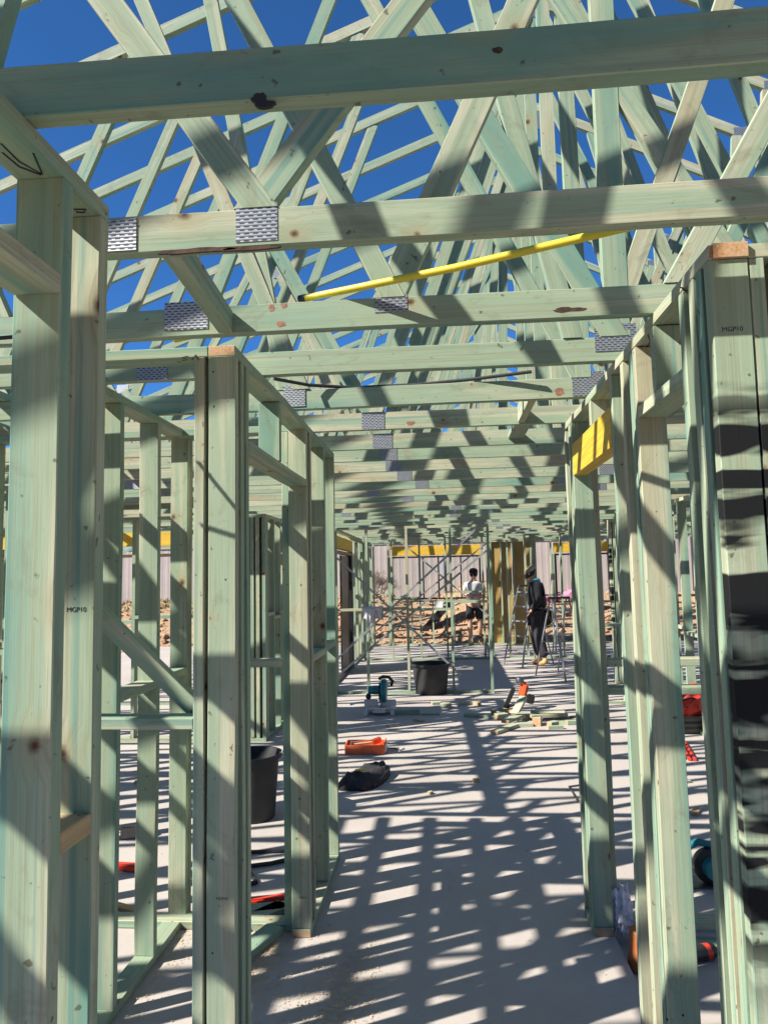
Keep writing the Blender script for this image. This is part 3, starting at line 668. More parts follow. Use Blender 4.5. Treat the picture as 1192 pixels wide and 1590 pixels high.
# exterior end wall
YE = 16.95
t, bx = frame('stud_wall', 'end wall frame of the house with black window and yellow bracing sheets', 'x', YE, -1.70, 4.6, [-1.70, -1.34, (-1.30, .036, 2.10), .9, 1.0, 1.33, 1.62, 2.05, 2.5, (2.55, .036, 2.1), 3.9, 4.3, 4.56],
              nog=[(-1.665, -1.34, 1.2)])
bx('lintel', (-1.28, .88), (2.13, 2.36), LVL); bx('sill_plate', (-1.265, .88), (1.02, 1.06)); bx('lintel', (2.59, 3.88), (2.13, 2.36), LVL)
for x_ in (-.8, -.3, .2, .6): bx('stud', (x_, x_+.035), (.036, 1.02))
def ply(x0, x1):
    board('bracing_sheet', t, (x0, x1), (YE+.092, YE+.099), (.02, 2.42), PLYY, 0)
PLYY = plain('yellow_faced_bracing_sheet', (.36, .235, .075), .6, var=.15, scale=3)
ply(1.0, 1.60); ply(1.615, 2.1)
wn = empty('window', 'wide black-framed three-pane window in the end wall', 'window', (-1.25, YE, 1.08))
m = MB(); W, Hh = 2.12, 1.03
m.box((W/2, .03, .02), (W, .07, .04)); m.box((W/2, .03, Hh-.02), (W, .07, .04)); m.box((.02, .03, Hh/2), (.04, .07, Hh-.08)); m.box((W-.02, .03, Hh/2), (.04, .07, Hh-.08))
m.box((W*.36, .03, Hh/2), (.035, .06, Hh-.08)); m.box((W*.53, .03, Hh/2), (.035, .06, Hh-.08)); m.box((W*.78, .03, Hh/2), (.03, .06, Hh-.08)); m.build('window_frame', DKFRM, wn)
MB().box((W/2, .05, Hh/2), (W-.06, .004, Hh-.06)).build('pane', GLASS, wn)
# second window right
wn = empty('window', 'smaller black window in the end wall at right, seen past the corridor posts', 'window', (2.6, YE, .95))
m = MB(); W, Hh = 1.27, 1.15
m.box((W/2, .03, .02), (W, .07, .04)); m.box((W/2, .03, Hh-.02), (W, .07, .04)); m.box((.02, .03, Hh/2), (.04, .07, Hh-.08)); m.box((W-.02, .03, Hh/2), (.04, .07, Hh-.08)); m.build('window_frame', DKFRM, wn)
MB().box((W/2, .05, Hh/2), (W-.06, .004, Hh-.06)).build('pane', GLASS, wn)

# ------------------------------------------------------------------ outside
fe = empty('metal_fence', 'dusty pink steel panel fence behind the clay bank', 'fence', (0, 21.4, 0))
for i in range(-8, 8):
    x0 = i*2.4; x1 = x0+2.33; z0 = .78; z1 = 2.62; bm = bmesh.new(); pr = []
    x = x0; k = 0
    while x < x1-.01:
        for dx, dy in ((0, 0), (.06, 0), (.085, -.004), (.13, -.004), (.155, 0)):
            if x+dx <= x1: pr.append((x+dx, dy))
        x += .19
    pr.append((x1, 0)); pv = [[bm.verts.new((a_, b_, z)) for a_, b_ in pr] for z in (z0, z1)]; bk = [[bm.verts.new((a_, b_+.012, z)) for a_, b_ in pr] for z in (z0, z1)]
    for q in range(len(pr)-1):
        bm.faces.new((pv[0][q], pv[0][q+1], pv[1][q+1], pv[1][q])); bm.faces.new((bk[0][q+1], bk[0][q], bk[1][q], bk[1][q+1]))
    me = bpy.data.meshes.new('fence_panel'); bm.to_mesh(me); bm.free(); link('fence_panel', me, FENCEM, fe)
    MB().box((x0-.035, 0, 1.5), (.06, .07, 2.3)).build('fence_post', FENCEM, fe)
    MB().box((x0+1.165, -.005, 2.64), (2.33, .07, .035)).build('top_rail', FENCEM, fe)
    MB().box((x0+1.165, -.005, .76), (2.33, .07, .04)).build('bottom_rail', FENCEM, fe)
rw = MB(); rw.box((1.5, 21.0, .55), (14, .08, .42)); tag(rw.build('retaining_sheet', BLKPL), 'low black retaining sheet below the pink fence', 'retaining wall')
# dark channel ramp on the bank
o = loose('drain_channel', 'long dark folded flashing lying on the clay bank', (-.7, 18.6, .12), (1.3, 18.9, .02), .2, .03, (0, 1, 0), DKFRM, 'flashing', 0)
m = MB(); m.prism([(-.75, .0), (-.55, 0), (.45, 1.0), (.15, 1.0)], 0, .25, Matrix.Translation((-.1, 19.0, 0)) @ Matrix.Rotation(R(90), 4, 'X'))
tag(m.build('black_sheet', BLKPL), 'sloping black plastic sheet against the clay mound', 'plastic sheet')
m = MB()
for i in range(5):
    b = bmesh.new(); bmesh.ops.create_icosphere(b, subdivisions=2, radius=.3)
    for v in b.verts: v.co *= .8+.4*noise.noise(v.co*4+Vector((i, 0, 0)))
    b.transform(Matrix.Translation((2.85+i*.22, 19.6, .95+.05*i)) @ Matrix.Diagonal((1, .6, .5, 1))); m._add(b)
tag(m.build('pink_wrap', PINK), 'crumpled pink wrap lying on the bank behind the man', 'wrap')
# bare shrub
t = empty('bare_shrub', 'bare grey shrub in front of the pink fence at left of the window', 'shrub', (-2.1, 20.3, .85))
m = MB()
def twig(p, dr_, L, r, dep):
    q = p + dr_*L; m.tube([p, p+dr_*L*.5+Vector((random.gauss(0, .02), 0, random.gauss(0, .02))), q], [r, r*.8, r*.55], 5)
    if dep > 0:
        for _ in range(4):
            nd = (dr_ + Vector((random.gauss(0, .55), random.gauss(0, .4), random.gauss(.05, .35)))).normalized(); twig(q, nd, L*random.uniform(.55, .85), r*.55, dep-1)
for _ in range(5): twig(Vector((random.gauss(0, .12), random.gauss(0, .1), 0)), Vector((random.gauss(0, .45), random.gauss(0, .3), 1)).normalized(), .34, .022, 4)
m.build('branches', TWIG, t)
# neighbour house
hx, hy = -10.0, 42
t = empty('two_storey_house', 'pale two-storey house with brown roof seen over the left frames', 'house', (hx, hy, 0))
m = MB(); m.box((0, 5, 2.5), (9, 10, 5.0)); m.build('wall', BRICK, t)
m = MB(); e_ = 5.2
vs = [m.bm.verts.new(v) for v in ((-5.2, -.7, e_), (5.2, -.7, e_), (5.2, 10.7, e_), (-5.2, 10.7, e_), (-1, 5, 7.6), (1, 5, 7.6), (-5.2, -.7, e_-.25), (5.2, -.7, e_-.25), (5.2, 10.7, e_-.25), (-5.2, 10.7, e_-.25))]
for f in ((0, 1, 5, 4), (1, 2, 5), (2, 3, 4, 5), (3, 0, 4), (0, 6, 7, 1), (1, 7, 8, 2), (2, 8, 9, 3), (3, 9, 6, 0), (6, 9, 8, 7)): m.bm.faces.new([vs[i] for i in f])
m.build('roof', ROOFM, t)
for x_ in (-3, -1.2, .6, 2.4): 
    f = MB().box((x_, -.03, 4.0), (1.0, .06, 1.1)).build('window_frame', DKFRM, t); MB().box((x_, -.07, 4.0), (.86, .02, .96)).build('pane', GLS, f)

hs_src = t
for k, (x_, y_, a_) in enumerate(((-19, -4, 90), (-20, 9, 90), (-9, -17, 180), (4, -18, 180), (19, -3, 270), (21, 10, 270))):
    c = copy_tree(hs_src, (x_, y_, 0), 'neighbouring pale house outside the picture, behind or beside the camera'); c.rotation_euler = (0, 0, R(a_)); c['group'] = 'neighbouring houses'
    for ch, src in zip(list(c.children), list(hs_src.children)):
        for g_ in src.children:
            g2 = g_.copy(); COL.objects.link(g2); g2.parent = ch
# ------------------------------------------------------------------ objects on the floor
def tub(label, loc, rt_, rb, h, handles=True, name='tub', wire=False):
    t = empty(name, label, 'tub', loc)
    m = MB(); m.lathe((0, 0, 0), [(rb, 0.0), (rb+.004, .01), (rt_-.012, h-.03), (rt_+.012, h-.028), (rt_+.014, h), (rt_-.006, h), (rt_-.02, h-.05), (rb-.01, .012)], 36); m.build('body', BLKRUB, t, True)
    if handles:
        for s in (-1, 1):
            m = MB(); m.tube([(s*(rt_), -.07, h-.01), (s*(rt_+.012), -.06, h+.035), (s*(rt_+.012), .06, h+.035), (s*rt_, .07, h-.01)], .010, 8); m.build('handle', BLKRUB, t, True)
    if wire:
        m = MB(); m.tube([(rt_, 0, h-.02), (rt_+.03, .03, h+.04), (rt_+.05, .06, h+.07)], .004, 6); m.tube([(rt_, -.05, h-.02), (rt_+.04, -.03, h+.03), (rt_+.06, -.01, h+.05)], .004, 6); m.build('wire', STEEL, t, True)
    return t
tub('big black rubber tub under the crossed straps in the hall', onz(669, 1080)+Vector((0, .2, .001)), .27, .215, .42)
tub('dark tub behind the middle posts at left', onz(398, 1278)+Vector((-.06, .12, .001)), .20, .155, .44, False, 'tub', True)
# mitre saw
p = onz(588, 1112); t = empty('mitre_saw', 'teal and silver mitre saw standing on the slab beside the tub', 'mitre saw', (p.x, p.y+.18, .001))
m = MB(); m.box((0, 0, .05), (.36, .10, .035), None, .008); m.box((0, -.10, .045), (.16, .14, .03), None, .008); m.box((0, .1, .045), (.16, .12, .03), None, .008)
for s in (-1, 1): m.box((s*.16, -.03, .02), (.05, .26, .04), None, .006)
m.build('base', WHT, t)
m = MB(); m.lathe((0, 0, .062), [(.13, 0), (.13, .02), (.12, .024)], 32); m.build('turntable', ALU, t, True)
for s in (-1, 1): MB().box((s*.11, .03, .115), (.17, .025, .085), None, .006).build('fence', WHT, t)
MB().tube([(-.16, -.03, .14), (-.30, -.05, .13), (-.36, -.06, .12)], [.012, .012, .018], 10).build('side_rail', ALU, t, True)
m = MB(); m.box((.02, .13, .20), (.09, .08, .24), None, .02); m.tube([(.02, .13, .30), (.05, .06, .36), (.09, -.04, .34)], [.04, .045, .035], 12); m.build('arm', WHT, t, True)
rx = Matrix.Rotation(R(90), 3, 'Y')
m = MB(); m.lathe((.05, -.02, .27), [(.13, -.03), (.14, -.02), (.14, .02), (.125, .035)], 36, rx); m.build('blade_guard', TEALPL, t, True)
m = MB(); m.lathe((.0, -.02, .26), [(.115, -.002), (.127, 0), (.127, .0015), (.115, .002)], 48, rx); m.build('blade', STEEL, t)
m = MB(); m.lathe((-.12, -.01, .28), [(.045, -.02), (.05, 0), (.055, .06), (.055, .15)], 24, rx); m.build('motor', TEALPL, t, True)
m = MB(); m.tube([(.0, -.06, .42), (.05, -.08, .45), (.12, -.05, .44), (.16, 0, .38), (.14, .04, .33)], .020, 10); m.build('handle', BLKPL, t, True)
MB().ball((-.14, -.0, .20), (.035, .03, .04)).build('knob', BLKPL, t, True)
# orange tool tray
p = onz(566, 1172); t = empty('tool_tray', 'orange open tool tray with tools in it on the slab', 'tool tray', (p.x, p.y+.12, .001)); 
m = MB(); m.box((0, 0, .008), (.36, .22, .016)); m.box((0, -.112, .045), (.37, .01, .08)); m.box((0, .112, .045), (.37, .01, .08)); m.box((-.185, 0, .045), (.01, .21, .08)); m.box((.185, 0, .055), (.01, .21, .1)); m.build('tray', ORGPL, t)
MB().box((.195, -.02, .05), (.008, .15, .07)).build('side_label', WHTCL, t)
g = (p.x, p.y+.12, .02); t = empty('hand_saw', 'hand saw with pale handle lying in the orange tray', 'hand saw', g)
MB().box((-.03, .02, .055), (.26, .004, .055), euler(.3, 0, .5)).build('blade', ALU, t); MB().box((.10, .05, .07), (.10, .02, .06), euler(0, -.2, .5), .01).build('handle', ORGPL, t)
t = empty('hammer', 'small hammer lying across the orange tray', 'hammer', g)
MB().tube([(-.12, -.06, .06), (.06, .0, .07)], .009, 8).build('handle', RAW, t); MB().box((-.13, -.063, .065), (.03, .08, .03), None, .005).build('head', STEEL, t)
m = MB(); q = onz(610, 1155); m.tube([(p.x+.19, p.y+.15, .03), (p.x+.27, p.y+.2, .01), (p.x+.33, p.y+.14, .008), (p.x+.36, p.y+.22, .008)], .005, 6); tag(m.build('cord', BLKRUB, None, True), 'thin dark cord trailing right of the orange tray', 'cord')
# black tool bag lying open
p = onz(570, 1228); t = empty('tool_bag', 'black canvas bag lying flat with a yellow zip tab', 'bag', (p.x, p.y+.02, .001))
bm = bmesh.new(); NR = 13
sec = [(-.03, .10, .03), (.0, .13, .08), (.06, .15, .115), (.12, .155, .10), (.18, .15, .075), (.26, .145, .085), (.34, .13, .10), (.42, .11, .10), (.48, .085, .08), (.52, .05, .03)]
rings = []
for k, (yy, ww, hh) in enumerate(sec):
    cx = -.10+yy*.33; rg = []
    for i in range(NR+1):
        a_ = math.pi*i/NR; rg.append(bm.verts.new((cx+ww*math.cos(a_)*1.0, yy+.01*math.sin(5*a_+k), hh*max(0.0, math.sin(a_))**.6*(1+.22*math.sin(5*a_+k*1.7)+.25*noise.noise(Vector((i*.5, k*.7, 2)))))))
    rings.append(rg)
for k in range(len(rings)-1):
    for i in range(NR): bm.faces.new((rings[k][i], rings[k][i+1], rings[k+1][i+1], rings[k+1][i]))
    bm.faces.new((rings[k][0], rings[k+1][0], rings[k+1][NR], rings[k][NR]))
bm.faces.new(rings[0][::-1]); bm.faces.new(rings[-1]); bmesh.ops.recalc_face_normals(bm, faces=bm.faces)
me = bpy.data.meshes.new('bag_body'); bm.to_mesh(me); bm.free(); link('bag_body', me, BLKFAB, t, None, True)
m = MB()
for s in (-1, 1): m.tube([(-.10+s*.145, .02, .02), (-.06+s*.15, .15, .05), (0+s*.13, .33, .06), (.03+s*.1, .45, .05)], .009, 6)
m.build('piping', BLKPL, t, True); MB().box((-.06, .10, .125), (.09, .02, .006), euler(.2, .1, .2)).build('zip_tab', YELPL, t)
m = MB(); m.tube([(-.24, -.0, .04), (-.30, -.01, .03)], .012, 6); m.build('strap_end', BLKFAB, t, True)
# nail gun propped up
p = onz(800, 1106); t = empty('nail_gun', 'orange and black nail gun standing nose down behind the offcuts', 'nail gun', (p.x, p.y+.1, .001))
m = MB(); m.box((-.06, .05, .13), (.05, .06, .30), euler(0, .45, 0), .012); m.build('magazine', BLKPL, t)
m = MB(); m.box((.12, .05, .24), (.10, .09, .20), euler(0, .25, 0), .03); m.build('body', ORGPL, t)
m = MB(); m.lathe((.08, .05, .33), [(.05, 0), (.052, .03), (.04, .06), (.02, .07)], 20, euler(0, -.1, 0)); m.build('cap', STEEL, t, True)
m = MB(); m.tube([(.16, .05, .16), (.06, .05, .09), (-.1, .05, .03)], [.024, .022, .02], 10); m.build('handle', BLKPL, t, True)
MB().box((.20, .05, .13), (.09, .08, .11), euler(0, .25, 0), .012).build('battery', BLKPL, t)
MB().tube([(.05, .04, .30), (.0, .03, .345)], .012, 8).build('hook', ALU, t)
# offcuts
OC = 'timber offcuts scattered on the slab'
def offcut(label, x, y, L, a, w=.09, t_=.035, z=0.0, tilt=0.0, mat=None):
    q = onz(x, y); c = Vector((q.x, q.y, t_/2+z+.001)); u = Vector((math.cos(a)*math.cos(tilt), math.sin(a)*math.cos(tilt), math.sin(tilt)))
    c.z += abs(math.sin(tilt))*L/2
    o = beam('offcut', None, c-u*L/2, c+u*L/2, w, t_, Vector((-math.sin(a), math.cos(a), 0)), mat or PALE, .002); me = o.data
    me.transform(Matrix.Translation(-c)); o.location = c; tag(o, label, 'offcut', OC)
offcut('longest pale offcut lying in front of the offcut heap', 790, 1132, .62, .95)
offcut('offcut leaning up behind the longest one', 806, 1112, .34, 1.1, z=.03, tilt=.45)
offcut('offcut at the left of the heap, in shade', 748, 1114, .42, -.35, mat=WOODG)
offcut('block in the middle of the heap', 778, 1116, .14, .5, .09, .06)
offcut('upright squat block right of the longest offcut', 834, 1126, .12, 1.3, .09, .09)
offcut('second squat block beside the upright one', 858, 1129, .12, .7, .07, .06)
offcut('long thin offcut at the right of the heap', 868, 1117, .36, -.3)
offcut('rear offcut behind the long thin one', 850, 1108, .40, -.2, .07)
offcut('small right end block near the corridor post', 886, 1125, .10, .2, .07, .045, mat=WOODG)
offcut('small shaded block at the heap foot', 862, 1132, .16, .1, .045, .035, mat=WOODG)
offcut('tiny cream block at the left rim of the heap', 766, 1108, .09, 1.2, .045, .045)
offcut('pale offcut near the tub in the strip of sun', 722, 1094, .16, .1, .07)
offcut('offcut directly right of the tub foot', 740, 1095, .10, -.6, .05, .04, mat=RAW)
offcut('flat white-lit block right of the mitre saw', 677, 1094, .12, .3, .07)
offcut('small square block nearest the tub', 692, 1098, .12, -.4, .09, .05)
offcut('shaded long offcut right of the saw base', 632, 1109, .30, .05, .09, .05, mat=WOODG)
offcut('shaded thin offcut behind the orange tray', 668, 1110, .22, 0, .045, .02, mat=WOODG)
offcut('single small wood chip block on the open slab', 739, 1215, .05, .3, .03, .03, mat=RAW)
offcut('smaller chip left of the single block', 668, 1233, .04, .9, .03, .02)
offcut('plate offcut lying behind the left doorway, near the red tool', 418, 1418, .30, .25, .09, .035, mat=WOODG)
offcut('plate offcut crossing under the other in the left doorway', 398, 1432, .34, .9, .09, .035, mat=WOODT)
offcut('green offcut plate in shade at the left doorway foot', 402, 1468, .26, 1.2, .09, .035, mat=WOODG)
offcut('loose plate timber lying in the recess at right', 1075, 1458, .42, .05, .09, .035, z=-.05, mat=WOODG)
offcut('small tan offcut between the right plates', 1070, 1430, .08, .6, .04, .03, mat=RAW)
# steel rods
def rod(name, label, pts, r, mat, cat, z=.001):
    q = [onz(x, y)+Vector((0, 0, r+z)) for x, y in pts]; m = MB(); m.tube(q, r, 8); tag(m.build(name, mat, None, True), label, cat)
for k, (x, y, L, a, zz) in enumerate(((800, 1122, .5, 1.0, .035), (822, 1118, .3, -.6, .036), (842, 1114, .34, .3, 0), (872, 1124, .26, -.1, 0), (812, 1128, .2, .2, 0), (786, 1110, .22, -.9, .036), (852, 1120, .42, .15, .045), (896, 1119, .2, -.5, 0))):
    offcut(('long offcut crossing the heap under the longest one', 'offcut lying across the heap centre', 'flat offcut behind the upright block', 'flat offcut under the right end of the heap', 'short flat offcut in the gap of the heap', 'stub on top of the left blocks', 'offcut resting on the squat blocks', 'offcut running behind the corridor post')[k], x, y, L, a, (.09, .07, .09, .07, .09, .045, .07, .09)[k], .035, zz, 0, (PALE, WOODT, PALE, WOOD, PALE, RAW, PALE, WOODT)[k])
for k, (x, y, L, a, lb) in enumerate(((1010+50, 1215, .10, .4, 'tiny block on the right room slab below the red bars'), (1080, 1262, .14, 1.1, 'thin stick offcut on the right room slab'), (225, 1215, .16, .2, 'small offcut on the left room slab behind the near studs'), (200, 1415, .22, -.4, 'short offcut near the foot of the inner left frame'), (610, 1128, .12, .5, 'little block in front of the mitre saw'), (650, 1120, .14, -.5, 'small pale block right of the mitre saw, nearest the camera'))):
    offcut(lb, x, y, L, a, .045 if k % 2 else .07, .02, mat=(PALE, RAW)[k % 2])
rod('bent_rod', 'bent black steel rod on the slab beside the right post', [(905, 1250), (897, 1246), (883, 1223), (904, 1220)], .007, STEEL, 'rod')
rod('pinch_bar', 'black steel bar on the floor through the left doorway', [(380, 1326), (450, 1324)], .011, BLKPL, 'bar')
rod('pinch_bar', 'second dark bar lying just in front of the other in the left doorway', [(380, 1349), (420, 1344), (450, 1337)], .012, BLKPL, 'bar')
rod('clamp', 'black clamp jaw poking out behind the middle post', [(384, 1352), (392, 1364), (398, 1374), (386, 1376)], .012, BLKPL, 'clamp')
rod('red_bar', 'red bar with dark tip, left one of the pair on the right slab', [(1057, 1157), (1070, 1182)], .016, REDPL, 'bar')
rod('red_bar', 'red bar, right one of the pair on the right slab', [(1063, 1156), (1078, 1182)], .016, REDPL, 'bar')
rod('air_hose', 'blue air hose curling in the recess at the bottom right', [(1070, 1572), (1092, 1578), (1120, 1592), (1150, 1600)], .006, BLUEH, 'hose', -.045)
rod('wire_offcut', 'thin wire loop on the slab in the right room', [(1040, 1252), (1052, 1253), (1066, 1256), (1055, 1259)], .003, STEEL, 'wire')
# red level/tool through door
def toolbox(name, label, cat, p, dims, a, mat, z=.001):
    t = empty(name, label, cat, (p.x, p.y, z)); MB().box((0, 0, dims[2]/2), dims, rotz(a), .008).build('body', mat, t); return t
p = onz(430, 1405); t = toolbox('spirit_level', 'red spirit level with yellow end on the left doorway floor', 'level', p, (.34, .05, .045), .25, REDPL)
MB().box((-.15, -.042, .024), (.04, .053, .047), rotz(.25), .006).build('end_cap', YELPL, t)
p = onz(200, 1352); t = toolbox('hand_clamp', 'small red and black clamp on the floor behind the near left studs', 'clamp', p, (.16, .05, .04), -.1, REDPL); MB().box((-.13, .01, .02), (.12, .06, .045), rotz(-.1), .01).build('jaw', BLKPL, t)
p = onz(208, 1300); t = toolbox('power_drill', 'dark drill with cord on the floor behind the near left studs', 'drill', p, (.16, .07, .08), .3, STEEL); MB().tube([(-.08, 0, .04), (-.2, .05, .06), (-.35, .1, .01)], .005, 6).build('cord', BLKRUB, t)
# red bag and crate
p = onz(1072, 1142); t = empty('black_crate', 'low black ribbed crate under the red bag', 'crate', (p.x, p.y+.2, .001))
for z in (.03, .085, .14): MB().box((0, 0, z), (.46, .34, .04), None, .012).build('rib_layer', BLKPL, t)
MB().box((0, 0, .085), (.43, .31, .17), None, .01).build('crate_body', BLKPL, t)
t = empty('red_bag', 'bright red bag slumped on the black crate', 'bag', (p.x, p.y+.2, .175)); b = bmesh.new(); bmesh.ops.create_icosphere(b, subdivisions=4, radius=1)
for v in b.verts:
    n_ = v.co.normalized(); s_ = 1+.22*noise.noise(n_*2.6)+.10*noise.noise(n_*6); v.co = Vector((n_.x*.22*s_-max(0, -n_.z)*0, n_.y*.15*s_, max(-.01, (n_.z*.16*s_+.10)*(1+.5*n_.x))))
m = MB(); m._add(b); m.build('bag_body', REDPL, t, True); m = MB(); m.tube([(-.12, -.13, .12), (-.05, -.17, .17), (.05, -.16, .19), (.1, -.12, .17)], .010, 6); m.tube([(-.2, -.10, .08), (-.1, -.15, .08), (.0, -.16, .1)], .006, 6); m.build('strap', BLKFAB, t, True)
t = empty('red_case', 'dark red case standing behind the red bag', 'case', (p.x+.12, p.y+.5, .001)); MB().box((0, 0, .19), (.34, .16, .38), None, .02).build('case_body', plain('dark_red_plastic', (.25, .012, .015), .5), t); MB().tube([(-.06, 0, .38), (-.05, 0, .41), (.05, 0, .41), (.06, 0, .38)], .008, 8).build('handle', BLKPL, t)
# teal circular saw
p = onz(1098, 1378); t = empty('circular_saw', 'dark teal cordless saw on the floor at the right edge', 'circular saw', (p.x, p.y+.05, .001))
MB().box((0, 0, .006), (.30, .15, .008)).build('base_plate', STEEL, t)
ry = Matrix.Rotation(R(90), 3, 'X')
m = MB(); m.lathe((.03, -.02, .10), [(.085, -.025), (.09, -.02), (.09, .02), (.08, .025)], 32, ry); m.build('blade_guard', BLKPL, t, True)
m = MB(); m.lathe((.03, .0, .10), [(.05, 0), (.055, .02), (.05, .10)], 24, ry); m.build('motor', TEALPL, t, True)
m = MB(); m.tube([(.07, 0, .19), (-.02, 0, .215), (-.10, 0, .18), (-.13, 0, .10), (-.12, 0, .06)], [.02, .019, .019, .02, .024], 10); m.build('handle', TEALPL, t, True)
MB().box((-.14, 0, .045), (.09, .075, .06), None, .01).build('battery', BLKPL, t)
# spray can and wrap
p = onz(1085, 1492, -.05); t = empty('spray_can', 'black aerosol can lying in the recess at the right', 'spray can', (p.x, p.y, -.05+.033))
ax_ = euler(0, R(90), .35); m = MB(); m.lathe((0, 0, 0), [(.028, -.09), (.033, -.085), (.033, .06), (.030, .075), (.018, .085)], 28, ax_); m.build('body', BLKPL, t, True)
m = MB(); m.lathe((0, 0, 0), [(.0335, .025), (.0335, .05)], 28, ax_); m.build('red_band', REDPL, t, True)
p = onz(972, 1500, -.05); t = empty('glue_bucket', 'orange-brown drum leaning by the slab edge behind the right posts', 'drum', (p.x+.06, p.y-.02, -.049)); m = MB(); m.lathe((0, 0, 0), [(.055, 0), (.06, .005), (.06, .15), (.063, .155), (.055, .16)], 28, euler(0, .12, 0)); m.build('drum_body', BRNPL, t, True)
b = bmesh.new(); bmesh.ops.create_icosphere(b, subdivisions=4, radius=1)
for v in b.verts:
    n_ = v.co.normalized(); v.co = Vector((n_.x*.055, n_.y*.06, n_.z*.11))*(1+.5*abs(noise.noise(n_*3.2))+.2*noise.noise(n_*9))
p2 = onz(958, 1440); b.transform(Matrix.Translation((p2.x+.01, p2.y+.0, .07))); m = MB(); m._add(b); tag(m.build('plastic_wrap', CLEARW, None), 'crumpled white plastic wrap against the base of the right post', 'wrap')
# step ladders
def ladder(label, loc, a, h=1.5, spread=.95):
    t = empty('step_ladder', label, 'ladder', loc); rz = rotz(a)
    def P_(x, y, z): return rz @ Vector((x, y, z))
    for s in (-1, 1):
        MB().tube([P_(s*.24, 0, 0), P_(s*.16, spread*.45, h)], .016, 6).build('front_rail', LADM, t)
        MB().tube([P_(s*.22, spread, 0), P_(s*.16, spread*.52, h)], .013, 6).build('rear_rail', LADM, t)
    n = 5
    for k in range(1, n+1):
        f = k/(n+.4); MB().box(P_(0, spread*.45*f+.02, h*f), (.48-.15*f, .07, .022), rz).build('step', LADM, t)
    MB().box(P_(0, spread*.5, h+.01), (.36, .13, .03), rz, .006).build('top_cap', BLKPL, t)
    for k in (.3, .65): MB().tube([P_(-.21+.05*k, spread-(spread*.48)*k, h*k), P_(.21-.05*k, spread-(spread*.48)*k, h*k)], .008, 6).build('rear_bar', LADM, t)
    for s in (-1, 1): MB().tube([P_(s*.2, spread*.2, h*.45), P_(s*.2, spread*.78, h*.45)], .006, 6).build('spreader', STEEL, t)
    return t
pl_ = onz(785, 1033); ladder('aluminium step ladder left of the leaning man', (pl_.x+.12, pl_.y-.1, 0), -.9+math.pi/2*0, 1.42, .8)
pl_ = onz(884, 1054); ladder('aluminium step ladder partly hidden by the right corridor post', (pl_.x+.10, pl_.y-.2, 0), .5, 1.25, .8)
# trestle rail at right of man
t = empty('sawhorse', 'pale steel sawhorse behind the leaning man', 'sawhorse', (2.6, 15.2, 0))
for s in (-1, 1):
    MB().tube([(s*.35, -.22, 0), (s*.3, 0, .85)], .016, 6).build('leg', GREYP, t); MB().tube([(s*.35, .22, 0), (s*.3, 0, .85)], .016, 6).build('leg', GREYP, t)
MB().box((0, 0, .87), (.9, .05, .06)).build('beam', GREYP, t)
# hanging jacket
p = ony(578, 925, 10.2); bm = bmesh.new(); NU, NV = 18, 14; g_ = []
for iu in range(NU+1):
    row = []; uu = iu/NU-.5
    for iv in range(NV+1):
        vv = iv/NV   # 0 back hem .. 1 front hem
        fr = .17+.10*math.cos(uu*7+1)+.05*math.sin(uu*19)
        if vv < .35: y_ = .05+.02*math.sin(uu*22); z_ = -(.35-vv)/.35*.16
        elif vv < .5: y_ = .05-.13*(vv-.35)/.15; z_ = .012*math.sin((vv-.35)/.15*math.pi)
        else: y_ = -.08-.03*math.sin(uu*24+vv*3)*(vv-.4); z_ = -(vv-.5)/.5*fr
        row.append(bm.verts.new((uu*(.30-.10*max(0, vv-.5)), y_, z_)))
    g_.append(row)
for iu in range(NU):
    for iv in range(NV): bm.faces.new((g_[iu][iv], g_[iu+1][iv], g_[iu+1][iv+1], g_[iu][iv+1]))
me = bpy.data.meshes.new('hung_jacket'); bm.to_mesh(me); bm.free(); jo = link('hung_jacket', me, WHTCL, None, (p.x, 10.2, 1.215), True); sm = jo.modifiers.new('solid', 'SOLIDIFY'); sm.thickness = .006
tag(jo, 'pale grey jacket hung over the noggin of the strapped frame', 'jacket')
p = ony(681, 938, 10.22); t = empty('nail_box', 'small white box resting on the noggin of the strapped frame', 'box', (p.x, 10.235, 1.196)); MB().box((0, 0, .05), (.12, .06, .10), None, .004).build('carton', WHT, t)

